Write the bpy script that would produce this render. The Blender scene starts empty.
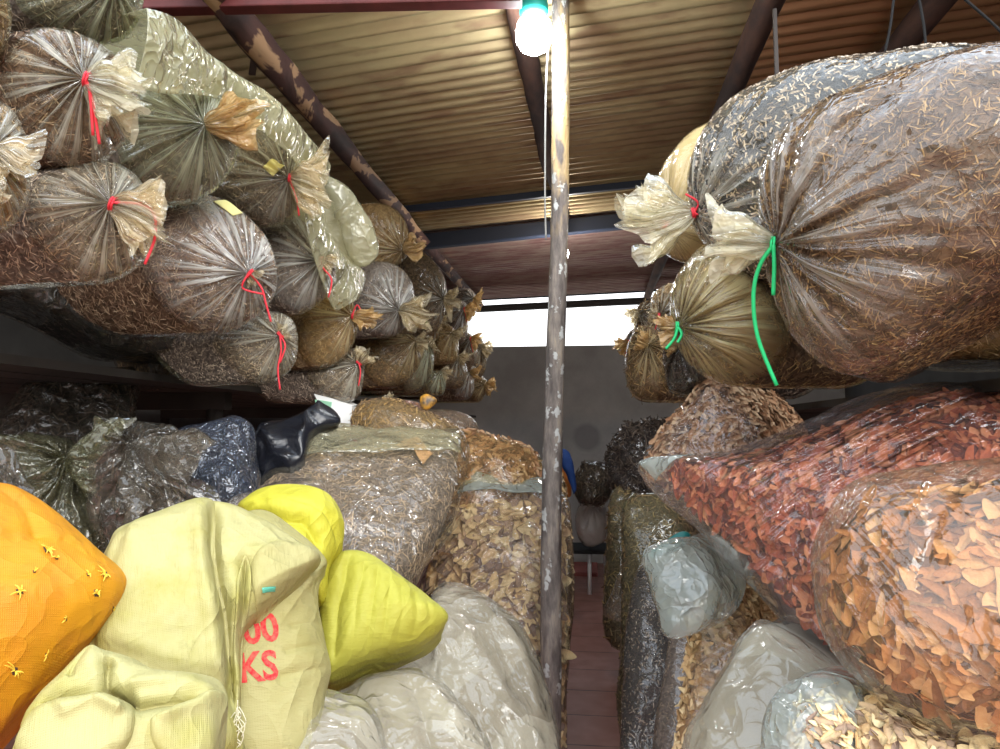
import bpy, math
import numpy as np
from mathutils import Vector, Matrix
rng = np.random.default_rng(7)
C = bpy.context.scene.collection
F = 722.0; CAM = np.array([0.0, 0.0, 1.75])
PITCH = math.atan(56/722); YAW = math.atan(88/722)
# ---------------------------------------------------------------- camera
cd = bpy.data.cameras.new('camera'); cam = bpy.data.objects.new('camera', cd); C.objects.link(cam)
cd.sensor_width = 36; cd.lens = 36*F/1000; cd.clip_start = .02
cam.location = CAM; cam.rotation_euler = (math.pi/2+PITCH, 0, YAW)
bpy.context.scene.camera = cam
RM = np.array(cam.rotation_euler.to_matrix())
def ray(px, py):
    px = np.asarray(px, float); py = np.asarray(py, float)
    d = np.stack([(px-500)/F, -(py-374.5)/F, -np.ones_like(px)], -1)
    return d @ RM.T
def P(px, py, Y):
    d = ray(px, py); return CAM + d*(Y/d[..., 1:2])
def YX(px, X):                      # depth at which the column px crosses the plane x = X
    d = ray(px, 400.0); return X*d[1]/d[0]
# ---------------------------------------------------------------- mesh helpers
def mesh(name, verts, faces, mats, midx=None, smooth=True, attrs=None):
    """faces: list of int arrays (n,k)"""
    me = bpy.data.meshes.new(name)
    verts = np.asarray(verts, np.float32)
    me.vertices.add(len(verts)); me.vertices.foreach_set('co', verts.ravel())
    loops = np.concatenate([f.ravel() for f in faces]).astype(np.int32)
    lens = np.concatenate([np.full(len(f), f.shape[1]) for f in faces]).astype(np.int32)
    me.loops.add(len(loops)); me.loops.foreach_set('vertex_index', loops)
    st = np.concatenate([[0], np.cumsum(lens)[:-1]]).astype(np.int32)
    me.polygons.add(len(lens)); me.polygons.foreach_set('loop_start', st)
    sm = np.ones(len(lens), bool) if smooth is True else (np.zeros(len(lens), bool) if smooth is False else np.asarray(smooth))
    me.polygons.foreach_set('use_smooth', sm)
    if midx is not None: me.polygons.foreach_set('material_index', np.asarray(midx, np.int32))
    me.update(calc_edges=True)
    if attrs:
        for k, v in attrs.items():
            a = me.attributes.new(k, 'FLOAT_VECTOR', 'POINT'); a.data.foreach_set('vector', np.asarray(v, np.float32).ravel())
    for m in (mats if isinstance(mats, (list, tuple)) else [mats]): me.materials.append(m)
    return me
def link(name, me, parent=None, org=None):
    o = bpy.data.objects.new(name, me); C.objects.link(o)
    if parent is not None: o.parent = parent
    elif org is not None: o.location = org
    return o
def tag(o, label=None, cat=None, group=None, kind=None):
    if label: o['label'] = label
    if cat: o['category'] = cat
    if group: o['group'] = group
    if kind: o['kind'] = kind
    return o
def empty(name, loc, label, cat, group=None):
    o = bpy.data.objects.new(name, None); C.objects.link(o); o.location = [float(v) for v in loc]
    o.empty_display_size = .05
    return tag(o, label, cat, group)
def grid_faces(nr, nt, closed=True, off=0):
    i = np.arange(nr-1)[:, None]; j = np.arange(nt if closed else nt-1)[None, :]
    a = i*nt+j; b = i*nt+(j+1) % nt; c = (i+1)*nt+(j+1) % nt; d = (i+1)*nt+j
    return np.stack([a, b, c, d], -1).reshape(-1, 4)+off
def spline(pts, closed=True, k=12):
    p = np.asarray(pts, float); n = len(p); out = []
    rngi = range(n) if closed else range(n-1)
    for i in rngi:
        if closed: p0, p1, p2, p3 = p[i-1], p[i], p[(i+1) % n], p[(i+2) % n]
        else: p0, p1, p2, p3 = p[max(i-1, 0)], p[i], p[i+1], p[min(i+2, n-1)]
        for t in np.linspace(0, 1, k, endpoint=False):
            out.append(.5*((2*p1)+(-p0+p2)*t+(2*p0-5*p1+4*p2-p3)*t*t+(-p0+3*p1-3*p2+p3)*t**3))
    if not closed: out.append(p[-1])
    return np.array(out)
def tube(pts, rad, n=8, k=5, wob=0, seed=0, smooth_path=True):
    """tube along a 3d path -> verts, faces list"""
    p = spline(pts, False, k) if (smooth_path and len(pts) > 2) else np.asarray(pts, float)
    m = len(p); rad = np.interp(np.linspace(0, 1, m), np.linspace(0, 1, len(np.atleast_1d(rad))), np.atleast_1d(rad))
    t = np.gradient(p, axis=0); t /= np.linalg.norm(t, axis=1)[:, None]+1e-9
    ref = np.array([0, 0, 1.0]) if abs(t[:, 2]).mean() < .8 else np.array([1.0, 0, 0])
    u = np.cross(t, ref); u /= np.linalg.norm(u, axis=1)[:, None]+1e-9; v = np.cross(t, u)
    a = np.linspace(0, 2*np.pi, n, endpoint=False)
    r = np.random.default_rng(seed)
    R = rad[:, None]*(1+wob*(r.random((m, n))-.5)) if wob else np.repeat(rad[:, None], n, 1)
    V = p[:, None, :]+R[..., None]*(np.cos(a)[None, :, None]*u[:, None, :]+np.sin(a)[None, :, None]*v[:, None, :])
    V = V.reshape(-1, 3)
    f = [grid_faces(m, n), np.arange(n)[::-1][None, :], (np.arange(n)+(m-1)*n)[None, :]]
    return V, f
class MB:
    def __init__(s): s.v = []; s.f = []; s.n = 0
    def add(s, V, fs):
        s.v.append(np.asarray(V, float)); s.f += [f+s.n for f in fs]; s.n += len(V); return s
    def tube(s, *a, **k): return s.add(*tube(*a, **k))
    def box(s, lo, hi, rot=None, c=None, bev=0.0):
        lo = np.array(lo, float); hi = np.array(hi, float)
        V = np.array([[x, y, z] for x in (lo[0], hi[0]) for y in (lo[1], hi[1]) for z in (lo[2], hi[2])])
        if rot is not None:
            c = (lo+hi)/2 if c is None else np.array(c); V = (V-c) @ np.array(rot).T+c
        return s.add(V, [np.array([[0, 1, 3, 2], [4, 6, 7, 5], [0, 4, 5, 1], [2, 3, 7, 6], [0, 2, 6, 4], [1, 5, 7, 3]])])
    def build(s, name, mat, parent=None, org=None, smooth=True, bevel=0):
        V = np.concatenate(s.v); o0 = np.zeros(3)
        if parent is not None: o0 = np.array(parent.matrix_world.translation) if False else np.array(parent.location)
        elif org is not None: o0 = np.array(org)
        o = link(name, mesh(name, V-o0, s.f, mat, smooth=smooth), parent, None if org is None else [float(x) for x in org])
        if bevel:
            b = o.modifiers.new('bevel', 'BEVEL'); b.width = bevel; b.segments = 2
        return o
# ---------------------------------------------------------------- node helpers
def newmat(name):
    m = bpy.data.materials.new(name); m.use_nodes = True; nt = m.node_tree; nt.nodes.clear()
    out = nt.nodes.new('ShaderNodeOutputMaterial')
    return m, nt, out
class N:
    def __init__(s, nt): s.nt = nt
    def __call__(s, t, ins=None, **props):
        n = s.nt.nodes.new('ShaderNode'+t)
        for k, v in props.items(): setattr(n, k, v)
        for k, v in (ins or {}).items():
            i = n.inputs[k]
            if isinstance(v, bpy.types.NodeSocket): s.nt.links.new(v, i)
            else: i.default_value = v
        return n
    def math(s, op, a, b=0.0, c=None, clamp=False):
        n = s.nt.nodes.new('ShaderNodeMath'); n.operation = op; n.use_clamp = clamp
        for i, v in enumerate([a, b] + ([c] if c is not None else [])):
            if isinstance(v, bpy.types.NodeSocket): s.nt.links.new(v, n.inputs[i])
            else: n.inputs[i].default_value = v
        return n.outputs[0]
    def mapr(s, v, a, b, c=0.0, d=1.0):
        n = s.nt.nodes.new('ShaderNodeMapRange'); s.nt.links.new(v, n.inputs[0])
        for i, x in enumerate((a, b, c, d)): n.inputs[i+1].default_value = x
        return n.outputs[0]
    def ramp(s, fac, stops, interp='LINEAR'):
        n = s.nt.nodes.new('ShaderNodeValToRGB'); s.nt.links.new(fac, n.inputs[0]); cr = n.color_ramp; cr.interpolation = interp
        while len(cr.elements) < len(stops): cr.elements.new(.5)
        for e, (p, c) in zip(cr.elements, stops): e.position = p; e.color = (*c, 1)
        return n.outputs[0]
    def vscale(s, v, sc):
        n = s.nt.nodes.new('ShaderNodeVectorMath'); n.operation = 'MULTIPLY'; s.nt.links.new(v, n.inputs[0]); n.inputs[1].default_value = sc
        return n.outputs[0]
    def mix(s, fac, a, b, mode='MIX'):
        n = s.nt.nodes.new('ShaderNodeMix'); n.data_type = 'RGBA'; n.blend_type = mode
        for i, v in ((0, fac), (6, a), (7, b)):
            if isinstance(v, bpy.types.NodeSocket): s.nt.links.new(v, n.inputs[i])
            else: n.inputs[i].default_value = v if not isinstance(v, tuple) else (*v, 1)
        return n.outputs[2]
def film(name, tint=(1, .97, .88), milk=.12, milkcol=(.8, .76, .62), streak=.5, reach=.22, bump=.6, crump=.5, cs=9., rough=.13, freq=7., lines=0., ang=.3, lf=1., cre=0.):
    m, nt, out = newmat(name); n = N(nt)
    at = n('Attribute', attribute_name='pleat').outputs['Vector']
    s1 = n('TexNoise', {'Vector': n.vscale(at, (freq, freq, 3.)), 'Scale': 1., 'Detail': 3., 'Roughness': .6}).outputs[0]
    sep = n('SeparateXYZ', {0: at}).outputs[2]
    near = n.mapr(sep, 0.0, reach, 1., 0.)
    tc = n('TexCoord').outputs['Object']
    wn = n('TexNoise', {'Vector': tc, 'Scale': cs*.9, 'Detail': 3.}).outputs[1]
    wv = n('VectorMath', {0: tc, 1: n.vscale(wn, (.9/cs*2,)*3)}, operation='ADD').outputs[0]
    v1 = n('TexVoronoi', {'Vector': wv, 'Scale': cs*1.1}, feature='F1').outputs[0]
    v2 = n('TexVoronoi', {'Vector': wv, 'Scale': cs*3.3}, feature='F1').outputs[0]
    rg = n('TexNoise', {'Vector': wv, 'Scale': cs*1.6, 'Detail': 2., 'Distortion': .6}, noise_type='RIDGED_MULTIFRACTAL').outputs[0]
    st = n.mapr(s1, .46, .62)
    hgt = n.math('MULTIPLY', s1, n.math('MULTIPLY', n.math('ADD', near, .1), bump*1.8))
    hgt = n.math('ADD', hgt, n.math('MULTIPLY', n.math('ADD', n.math('ADD', n.math('MULTIPLY', v1, .8), n.math('MULTIPLY', v2, .22)), n.math('MULTIPLY', rg, .10)), crump))
    ln = None
    if lines:
        pa = n('Attribute', attribute_name='plan').outputs['Vector']
        ro = n('VectorRotate', {'Vector': pa, 'Angle': ang}, rotation_type='Z_AXIS').outputs[0]
        ln = n('TexNoise', {'Vector': n.vscale(ro, (3.5*lf, 42.*lf, 3.)), 'Scale': 1., 'Detail': 3., 'Distortion': .5}).outputs[0]
        mk = n.mapr(n('TexNoise', {'Vector': tc, 'Scale': 5., 'Detail': 1.}).outputs[0], .4, .62)
        ln = n.math('MULTIPLY', ln, mk); hgt = n.math('ADD', hgt, n.math('MULTIPLY', ln, lines))
    if cre:
        wm = n('VectorMath', {0: tc, 1: n.vscale(wn, (.12,)*3)}, operation='ADD').outputs[0]
        for sc_, a_ in ((4.5, 1.), (11., .45), (26., .2)):
            z_ = n('TexNoise', {'Vector': wm, 'Scale': sc_, 'Detail': 1., 'Roughness': .4, 'Distortion': .4}).outputs[0]
            z_ = n.math('POWER', n.math('ABSOLUTE', n.math('SUBTRACT', z_, .5)), .7)
            hgt = n.math('ADD', hgt, n.math('MULTIPLY', z_, -cre*a_))
    bp = n('Bump', {'Strength': 1., 'Distance': .022, 'Height': hgt}).outputs[0]
    mf = n.math('MULTIPLY', n.math('MULTIPLY', st, near), streak)
    rr = n.math('MULTIPLY', n.mapr(rg, 1.0, 1.9), .3*crump)
    mf = n.math('ADD', n.math('ADD', mf, rr), milk, clamp=True)
    mf = n.math('MINIMUM', mf, .96)
    tr = n('BsdfTransparent', {'Color': (*tint, 1)}).outputs[0]
    df = n('BsdfDiffuse', {'Color': (*milkcol, 1), 'Normal': bp}).outputs[0]
    tl = n('BsdfTranslucent', {'Color': (*milkcol, 1), 'Normal': bp}).outputs[0]
    dt = n('MixShader', {0: .35, 1: df, 2: tl}).outputs[0]
    a = n('MixShader', {0: mf, 1: tr, 2: dt}).outputs[0]
    gl = n('BsdfGlossy', {'Color': (1, 1, 1, 1), 'Roughness': rough, 'Normal': bp}).outputs[0]
    dp = n('VectorMath', {0: n('NewGeometry').outputs['Incoming'], 1: bp}, operation='DOT_PRODUCT').outputs['Value']
    fr = n.math('POWER', n.math('SUBTRACT', 1., n.math('ABSOLUTE', dp), clamp=True), 4.)
    fr = n.math('MINIMUM', n.math('MULTIPLY_ADD', fr, .9, .055), .8)
    s = n('MixShader', {0: fr, 1: a, 2: gl}).outputs[0]
    nt.links.new(s, out.inputs[0]); return m
def contents_mat(name, cols, scale=60., isl=False, rough=.75, bump=.5, stretch=(1, 1, 1)):
    """loose dried matter; isl: colour changes per flake"""
    m, nt, out = newmat(name); n = N(nt)
    tc = n('TexCoord').outputs['Object']
    if isl:
        f = n('NewGeometry').outputs['Random Per Island']
        nz = n('TexNoise', {'Vector': tc, 'Scale': 130., 'Detail': 2.}).outputs[0]
        f = n.math('ADD', f, n.math('MULTIPLY', n.math('SUBTRACT', nz, .5), .3))
        h = nz
    else:
        v = n('TexVoronoi', {'Vector': n.vscale(tc, stretch), 'Scale': scale, 'Randomness': 1.})
        w = n('TexNoise', {'Vector': tc, 'Scale': scale*.8, 'Detail': 4., 'Distortion': 1.5}).outputs[0]
        f = n.math('ADD', n.math('MULTIPLY', n('SeparateColor', {0: v.outputs['Color']}).outputs[0], .6), n.math('MULTIPLY', n.math('SUBTRACT', w, .3), .6))
        h = n.math('ADD', v.outputs['Distance'], w)
    k = len(cols)
    col = n.ramp(f, [(i/(k-1)*.9+.03, c) for i, c in enumerate(cols)])
    bp = n('Bump', {'Strength': bump, 'Distance': .006, 'Height': h}).outputs[0]
    b = n('BsdfPrincipled', {'Base Color': col, 'Roughness': rough, 'Normal': bp, 'Specular IOR Level': .25}).outputs[0]
    nt.links.new(b, out.inputs[0]); return m
def weave_mat(name, col, col2, trans=.25, stain=.35):
    m, nt, out = newmat(name); n = N(nt)
    at = n('Attribute', attribute_name='plan').outputs['Vector']
    tc = n('TexCoord').outputs['Object']
    w1 = n('TexWave', {'Vector': at, 'Scale': 120., 'Distortion': .8, 'Detail': 1.}, bands_direction='X').outputs[1]
    w2 = n('TexWave', {'Vector': at, 'Scale': 120., 'Distortion': .8, 'Detail': 1.}, bands_direction='Y').outputs[1]
    w = n.math('MULTIPLY', w1, w2)
    nz = n('TexNoise', {'Vector': tc, 'Scale': 7., 'Detail': 5., 'Roughness': .6}).outputs[0]
    fine = n('TexNoise', {'Vector': n.vscale(at, (40, 260, 40)), 'Scale': 1., 'Detail': 2.}).outputs[0]
    c = n.mix(n.mapr(nz, .45, .65), (*col,), (*col2,))
    dirt = n('TexNoise', {'Vector': tc, 'Scale': 22., 'Detail': 6., 'Roughness': .75}).outputs[0]
    c = n.mix(n.math('MULTIPLY', n.mapr(dirt, .58, .75), stain), c, tuple(x*.45 for x in col2))
    c = n.mix(n.math('MULTIPLY', n.mapr(w, .1, .7), .08), c, tuple(min(1, x*1.15) for x in col))
    wr = n('TexNoise', {'Vector': tc, 'Scale': 16., 'Detail': 4., 'Distortion': 1.5}, noise_type='RIDGED_MULTIFRACTAL').outputs[0]
    h = n.math('ADD', n.math('ADD', n.math('MULTIPLY', w, .03), n.math('MULTIPLY', fine, .10)), n.math('MULTIPLY', wr, .3))
    for sc_, a_ in ((5., 1.2), (13., .5)):
        z_ = n('TexNoise', {'Vector': tc, 'Scale': sc_, 'Detail': 1., 'Distortion': .8}).outputs[0]
        h = n.math('ADD', h, n.math('MULTIPLY', n.math('POWER', n.math('ABSOLUTE', n.math('SUBTRACT', z_, .5)), .7), -a_))
    bp = n('Bump', {'Strength': .8, 'Distance': .015, 'Height': h}).outputs[0]
    b = n('BsdfPrincipled', {'Base Color': c, 'Roughness': .55, 'Normal': bp, 'Specular IOR Level': .35}).outputs[0]
    t = n('BsdfTranslucent', {'Color': c, 'Normal': bp}).outputs[0]
    s = n('MixShader', {0: trans, 1: b, 2: t}).outputs[0]
    nt.links.new(s, out.inputs[0]); return m
def plain(name, col, rough=.6, metal=0., noise=0., nscale=10., bump=0., emit=None, col2=None, vec=None):
    m, nt, out = newmat(name); n = N(nt)
    b = n('BsdfPrincipled', {'Base Color': (*col, 1), 'Roughness': rough, 'Metallic': metal})
    if noise or bump or col2:
        tc = n('TexCoord').outputs['Object']
        if vec: tc = n.vscale(tc, vec)
        z = n('TexNoise', {'Vector': tc, 'Scale': nscale, 'Detail': 6., 'Roughness': .6}).outputs[0]
        c2 = col2 or tuple(x*(1-noise) for x in col)
        nt.links.new(n.mix(n.mapr(z, .38, .62), tuple(col), tuple(c2)), b.inputs['Base Color'])
        if bump:
            nt.links.new(n('Bump', {'Strength': bump, 'Distance': .01, 'Height': z}).outputs[0], b.inputs['Normal'])
    if emit:
        b.inputs['Emission Color'].default_value = (*col, 1); b.inputs['Emission Strength'].default_value = emit
    nt.links.new(b.outputs[0], out.inputs[0]); return m
# ---------------------------------------------------------------- shapes
def sines(p, freq, seed, k=5):
    r = np.random.default_rng(seed); s = 0
    for i in range(k):
        d = r.normal(size=3); d /= np.linalg.norm(d); s = s+np.sin(p @ d*freq*(1+.6*r.random())+r.random()*7)
    return s/k**.5
def ridged(p, freq, seed):
    r = np.random.default_rng(seed+99); s = 0; q = p+.25/freq*6*np.stack([sines(p, freq*.6, seed+j, 3) for j in range(3)], -1)*.5
    for i in range(3):
        d = r.normal(size=3); d /= np.linalg.norm(d); s = s+1-2*np.abs(np.sin(q @ d*freq*.5*(1+.5*r.random())+r.random()*7))**.7
    return s/3
def polyd(q, pts):
    """signed distance (left positive in image when walking the line) and clamp position to polyline, px"""
    pts = np.asarray(pts, float); best = np.full(q.shape[:-1], 1e9); sd = np.zeros(q.shape[:-1]); ends = np.zeros(q.shape[:-1])
    L = len(pts)-1
    for i in range(L):
        a, b = pts[i], pts[i+1]; ab = b-a; l2 = ab @ ab
        t = ((q-a) @ ab)/l2; tt = np.clip(t, 0, 1); c = a+tt[..., None]*ab
        d = np.linalg.norm(q-c, axis=-1); s = np.sign(ab[0]*(q[..., 1]-a[1])-ab[1]*(q[..., 0]-a[0]))
        m = d < best; best = np.where(m, d, best); sd = np.where(m, d*s, sd); ends = np.where(m, (i+tt)/L, ends)
    return sd, ends
class Body:
    """A soft closed body: a rounded outline facing the viewer's side, bulging towards it, with a real back."""
    def __init__(s, out, Y, B=.1, n=None, up=.15, c=None, sharp=.5, k=10, corner=False):
        o = spline(out, True, k) if not corner else np.concatenate([np.linspace(out[i], out[(i+1) % len(out)], 12, endpoint=False) for i in range(len(out))])
        s.o = o
        # area centroid
        x, y = o[:, 0], o[:, 1]; x1, y1 = np.roll(x, -1), np.roll(y, -1); cr = x*y1-x1*y; A = cr.sum()/2
        s.cc = np.array([((x+x1)*cr).sum()/(6*A), ((y+y1)*cr).sum()/(6*A)])
        s.c = np.array(c, float) if c is not None else s.cc
        s.Y = Y; s.B = B; s.sharp = sharp
        P0 = P(s.cc[0], s.cc[1], Y); s.P0 = P0
        v = CAM-P0; v /= np.linalg.norm(v)
        s.n = v+np.array([0, 0, up]) if n is None else np.array(n, float)
        s.n /= np.linalg.norm(s.n)
        s.tab = s._tab(s.cc); s.tabc = s._tab(s.c)
    def _tab(s, c):
        d = s.o-c; a = np.arctan2(d[:, 1], d[:, 0]); r = np.hypot(d[:, 0], d[:, 1])
        # max radius over all segments per angle
        A = np.linspace(-np.pi, np.pi, 721); best = np.zeros(721)
        aa = np.append(a, a[0]); rr = np.append(r, r[0])
        for i in range(len(a)):
            a0, a1, r0, r1 = aa[i], aa[i+1], rr[i], rr[i+1]
            da = (a1-a0+np.pi) % (2*np.pi)-np.pi
            m = max(2, int(abs(da)/(2*np.pi/720)*2)+2)
            t = np.linspace(0, 1, m); an = (a0+da*t+np.pi) % (2*np.pi)-np.pi
            # straight segment radius
            p = d[i]*(1-t)[:, None]+d[(i+1) % len(d)]*t[:, None]
            an = np.arctan2(p[:, 1], p[:, 0]); r_ = np.hypot(p[:, 0], p[:, 1])
            idx = np.clip(np.round((an+np.pi)/(2*np.pi)*720).astype(int), 0, 720); np.maximum.at(best, idx, r_)
        best[0] = best[-1] = max(best[0], best[-1])
        z = best == 0
        if z.any(): best[z] = np.interp(A[z], A[~z], best[~z])
        return A, best
    def R(s, th, tab): return np.interp((th+np.pi) % (2*np.pi)-np.pi, *tab)
    def plane(s, q):                      # px -> the body's own plane
        d = ray(q[..., 0], q[..., 1]); t = ((s.P0-CAM) @ s.n)/(d @ s.n); return CAM+d*t[..., None]
    def gauge(s, q):
        d = q-s.cc; r = np.hypot(d[..., 0], d[..., 1]); return np.clip(r/s.R(np.arctan2(d[..., 1], d[..., 0]), s.tab), 0, 1)
    def front(s, q, feats=(), knot=None, pleat=0, npl=22, wr=0, wf=14, seed=0, peak=0, shrink=0., waves=()):
        p = s.plane(q); t = s.gauge(q)
        h = (s.B-shrink)*np.maximum(1-t**2.4, 0)**s.sharp
        m = np.maximum(1-t**8, 0)
        if knot is not None:
            d = q-np.array(knot); r = np.hypot(d[..., 0], d[..., 1])*s.Y/F; th = np.arctan2(d[..., 1], d[..., 0])
            rr = np.random.default_rng(seed); a = 0
            for i, f in enumerate((npl, int(npl*1.6)+1, int(npl*.55)+1)):
                a = a+np.sin(f*th+rr.random()*7+1.2*np.sin(2*th+i+seed)+2.*np.sin(th*3+seed)*.6+r*(3*rr.random()))*(1, .6, .8)[i]
            h = h+pleat*a*np.clip(r/.03, 0, 1)*np.exp(-r/.22)*(.25+.75*m)
            h = h+peak*np.exp(-r/.035)
        if wr: h = h+wr*ridged(p, wf, seed)*m+wr*.7*sines(p, wf*.35, seed+5)*m
        for ft in feats:
            kind, pts, w, amp = ft[:4]; sd, e = polyd(q, pts); ef = np.clip(np.minimum(e, 1-e)*8+ (0.25 if len(ft) < 5 else ft[4]), 0, 1)
            # distance beyond the ends fades with the gaussian itself
            if kind == 'r': h = h+amp*np.exp(-(sd/w)**2)*ef*m
            elif kind == 'c': h = h-1.5*amp*np.exp(-np.abs(sd/w)**1.3)*ef*m
            elif kind == 's':
                reach = ft[5] if len(ft) > 5 else w*12
                h = h+amp/(1+np.exp(-np.clip(sd/w*3, -30, 30)))*np.exp(-(sd/reach)**2)*ef*m
        p = p+h[..., None]*s.n
        if wr: p = p+s.lump(p, wr, seed)
        return p
    def lump(s, p, wr, seed): return np.stack([sines(p, 24, seed+11+i, 4)+.5*sines(p, 60, seed+21+i, 4) for i in range(3)], -1)*wr*.55
    def build(s, NT=140, NR=34, back=None, L=.2, NB=12, shrink=0., backfac=1., ctr=None, **k):
        """returns verts (rings x NT), plus attribute arrays"""
        c = s.c if ctr is None else np.array(ctr, float); tab = s.tabc if ctr is None else s._tab(c)
        th = np.linspace(-np.pi, np.pi, NT, endpoint=False); Rr = s.R(th, tab)
        # corner-faithful resample
        tt = (1-(1-np.linspace(0, 1, NR))**1.35); tt[0] = .004; tt[-1] = 1
        q = c+tt[:, None, None]*Rr[None, :, None]*np.stack([np.cos(th), np.sin(th)], -1)[None]
        if shrink:
            ext = s.R(th, s.tab).mean()*s.Y/F; q = s.cc+(q-s.cc)*(1-shrink/ext)
        V = s.front(q, shrink=shrink, **k)
        ring = V[-1]; cen = ring.mean(0)
        bk = np.array(back if back is not None else -s.n*1., float); bk = bk/np.linalg.norm(bk)
        L = L-shrink
        u = np.linspace(0, 1, NB+1)[1:]
        cap = np.minimum(L, .5*np.linalg.norm(ring-cen, axis=1).mean()*1.3)
        Vb = []
        for x in u:
            dist = L*(1-(1-x)**1.6); rem = L-dist
            sc = math.sqrt(max(1e-5, 1-max(0, 1-rem/cap)**2)) if L > cap*1.01 else math.sqrt(max(1e-5, 1-(dist/L)**2))
            Vb.append(cen+(ring-cen)*max(sc, .02)+bk*dist)
        Vb = np.array(Vb); s.V = V
        if k.get('wr'): Vb = Vb+s.lump(Vb, k['wr'], k.get('seed', 0))-s.lump(np.repeat(ring[None], NB, 0), k['wr'], k.get('seed', 0))*(1-u[:, None, None])
        A = np.concatenate([V, Vb]); kn = k.get('knot'); kn = s.cc if kn is None else np.array(kn, float)
        dq = q-kn; th2 = np.arctan2(dq[..., 1], dq[..., 0]); r2 = np.hypot(dq[..., 0], dq[..., 1])*s.Y/F
        thb = np.repeat(th2[-1:], NB, 0); rb = r2[-1][None]+np.linalg.norm(Vb-V[-1][None], axis=-1)
        th2 = np.concatenate([th2, thb]); r2 = np.concatenate([r2, rb])
        pl = np.stack([np.cos(th2), np.sin(th2), r2], -1)
        ux = np.cross([0, 0, 1.], s.n); ux /= np.linalg.norm(ux); uy = np.cross(s.n, ux)
        ax = A-s.P0; plan = np.stack([ax @ ux, ax @ uy, ax @ s.n], -1)
        nr = NR+NB; f = grid_faces(nr, NT)
        capf = (np.arange(NT)+(nr-1)*NT)[None, :]; c0 = np.arange(NT)[::-1][None, :]
        m = NR//2; g0, g1, g2 = V[m, 0], V[m, 1], V[m+1, 0]
        tot = 0
        for j in range(0, NT, 7): tot += np.cross(V[m, (j+1) % NT]-V[m, j], V[m+1, j]-V[m, j]) @ s.n
        if tot < 0: f = f[:, ::-1]; capf = capf[:, ::-1]; c0 = c0[:, ::-1]
        return A.reshape(-1, 3), [f, c0, capf], dict(pleat=pl.reshape(-1, 3), plan=plan.reshape(-1, 3)), (nr, NT)
# loose matter -------------------------------------------------------------
def flake_proto(kind):
    if kind == 'stick':
        a = np.array([0, 2.1, 4.2]); V = np.array([[x, np.cos(b)*.5, np.sin(b)*.5] for x in (-.5, .5) for b in a]); 
        Fq = [np.array([[0, 1, 4, 3], [1, 2, 5, 4], [2, 0, 3, 5]])]
    elif kind == 'curl':
        a = np.array([0, 2.1, 4.2]); xs = np.linspace(-.5, .5, 4)
        V = np.array([[x, np.cos(b)*.5+1.5*(1-4*x*x), np.sin(b)*.5] for x in xs for b in a]); Fq = [grid_faces(4, 3)]
    else:
        xs = np.array([-.5, -.47, -.36, -.15, .12, .36, .47, .5]); top = []; bot = []; k = len(xs)
        for i, x in enumerate(xs):
            w = max(.2, math.sqrt(max(0, 1-(2*x)**2)))*(1.12 if x < 0 else .88)
            for y in (-.5, 0, .5):
                z = .26*(x*2)**2-.2*abs(y)
                yy = y*w+.55*x*x*2
                top.append([x, yy, z+.07]); bot.append([x, yy, z-.07])
        V = np.array(top+bot); f = []
        g = grid_faces(k, 3, False); f.append(g); f.append(g[:, ::-1]+3*k)
        b = [0, 1]+[3*i+2 for i in range(k)]+[3*k-2]+[3*i for i in range(k-1, 0, -1)]; b2 = b[1:]+b[:1]
        f.append(np.array([[x, x+3*k, y+3*k, y] for x, y in zip(b, b2)])[:, ::-1]); Fq = [np.concatenate(f)]
    return V, Fq[0]
def scatter(V, nr, nt, count, kind, l, w, seed, tilt=.35, lift=.0, tfrac=None, zmax=None):
    r = np.random.default_rng(seed); G = V.reshape(nr, nt, 3)
    if tfrac: G = G[:tfrac]; nr = tfrac
    G2 = np.concatenate([G, G[:, :1]], 1)
    a = G2[:-1, :-1]; b = G2[:-1, 1:]; c = G2[1:, :-1]; N_ = np.cross(b-a, c-a); ar = np.linalg.norm(N_, axis=-1)
    # keep only cells that could be seen from in front
    cen = (a+b+c)/3; toc = CAM-cen; nn = N_/(ar[..., None]+1e-12)
    hf = max(2, nr//2); sgn = np.sign((nn*toc)[:hf].sum(-1).sum()) or 1; nn = nn*sgn
    ok = (nn*toc).sum(-1) > -.1*np.linalg.norm(toc, axis=-1)
    wgt = (ar*ok).ravel(); wgt /= wgt.sum()
    idx = r.choice(len(wgt), count, p=wgt); i, j = np.divmod(idx, nt)
    u = r.random(count)[:, None]; v = r.random(count)[:, None]
    p = a[i, j]+u*(b-a)[i, j]+v*(c-a)[i, j]; nrm = nn[i, j]
    t = r.normal(size=(count, 3)); t -= (t*nrm).sum(-1)[:, None]*nrm; t /= np.linalg.norm(t, axis=1)[:, None]
    t = t+nrm*(np.clip(r.normal(size=(count, 1)), -1.3, 1.3)*tilt*.5); t /= np.linalg.norm(t, axis=1)[:, None]
    bt = np.cross(nrm, t)+nrm*(np.clip(r.normal(size=(count, 1)), -1.3, 1.3)*tilt); bt -= (bt*t).sum(-1)[:, None]*t; bt /= np.linalg.norm(bt, axis=1)[:, None]
    n3 = np.cross(t, bt)
    pv, pf = flake_proto(kind); ll = l*(.5+r.random(count)); ww = w*(.6+.8*r.random(count))
    if kind == 'slice': zz = (ll*.28)*(r.random(count)*1.3-.5)
    else: zz = ww
    vv = pv[None]*np.stack([ll, ww, zz], -1)[:, None, :]
    W = p[:, None]+vv[..., 0:1]*t[:, None]+vv[..., 1:2]*bt[:, None]+vv[..., 2:3]*n3[:, None]+nrm[:, None]*(lift*r.random((count, 1, 1))+(.003 if kind == 'slice' else 0))
    k = len(pv); f = pf[None]+(np.arange(count)*k)[:, None, None]
    return W.reshape(-1, 3), f.reshape(-1, 4)
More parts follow.
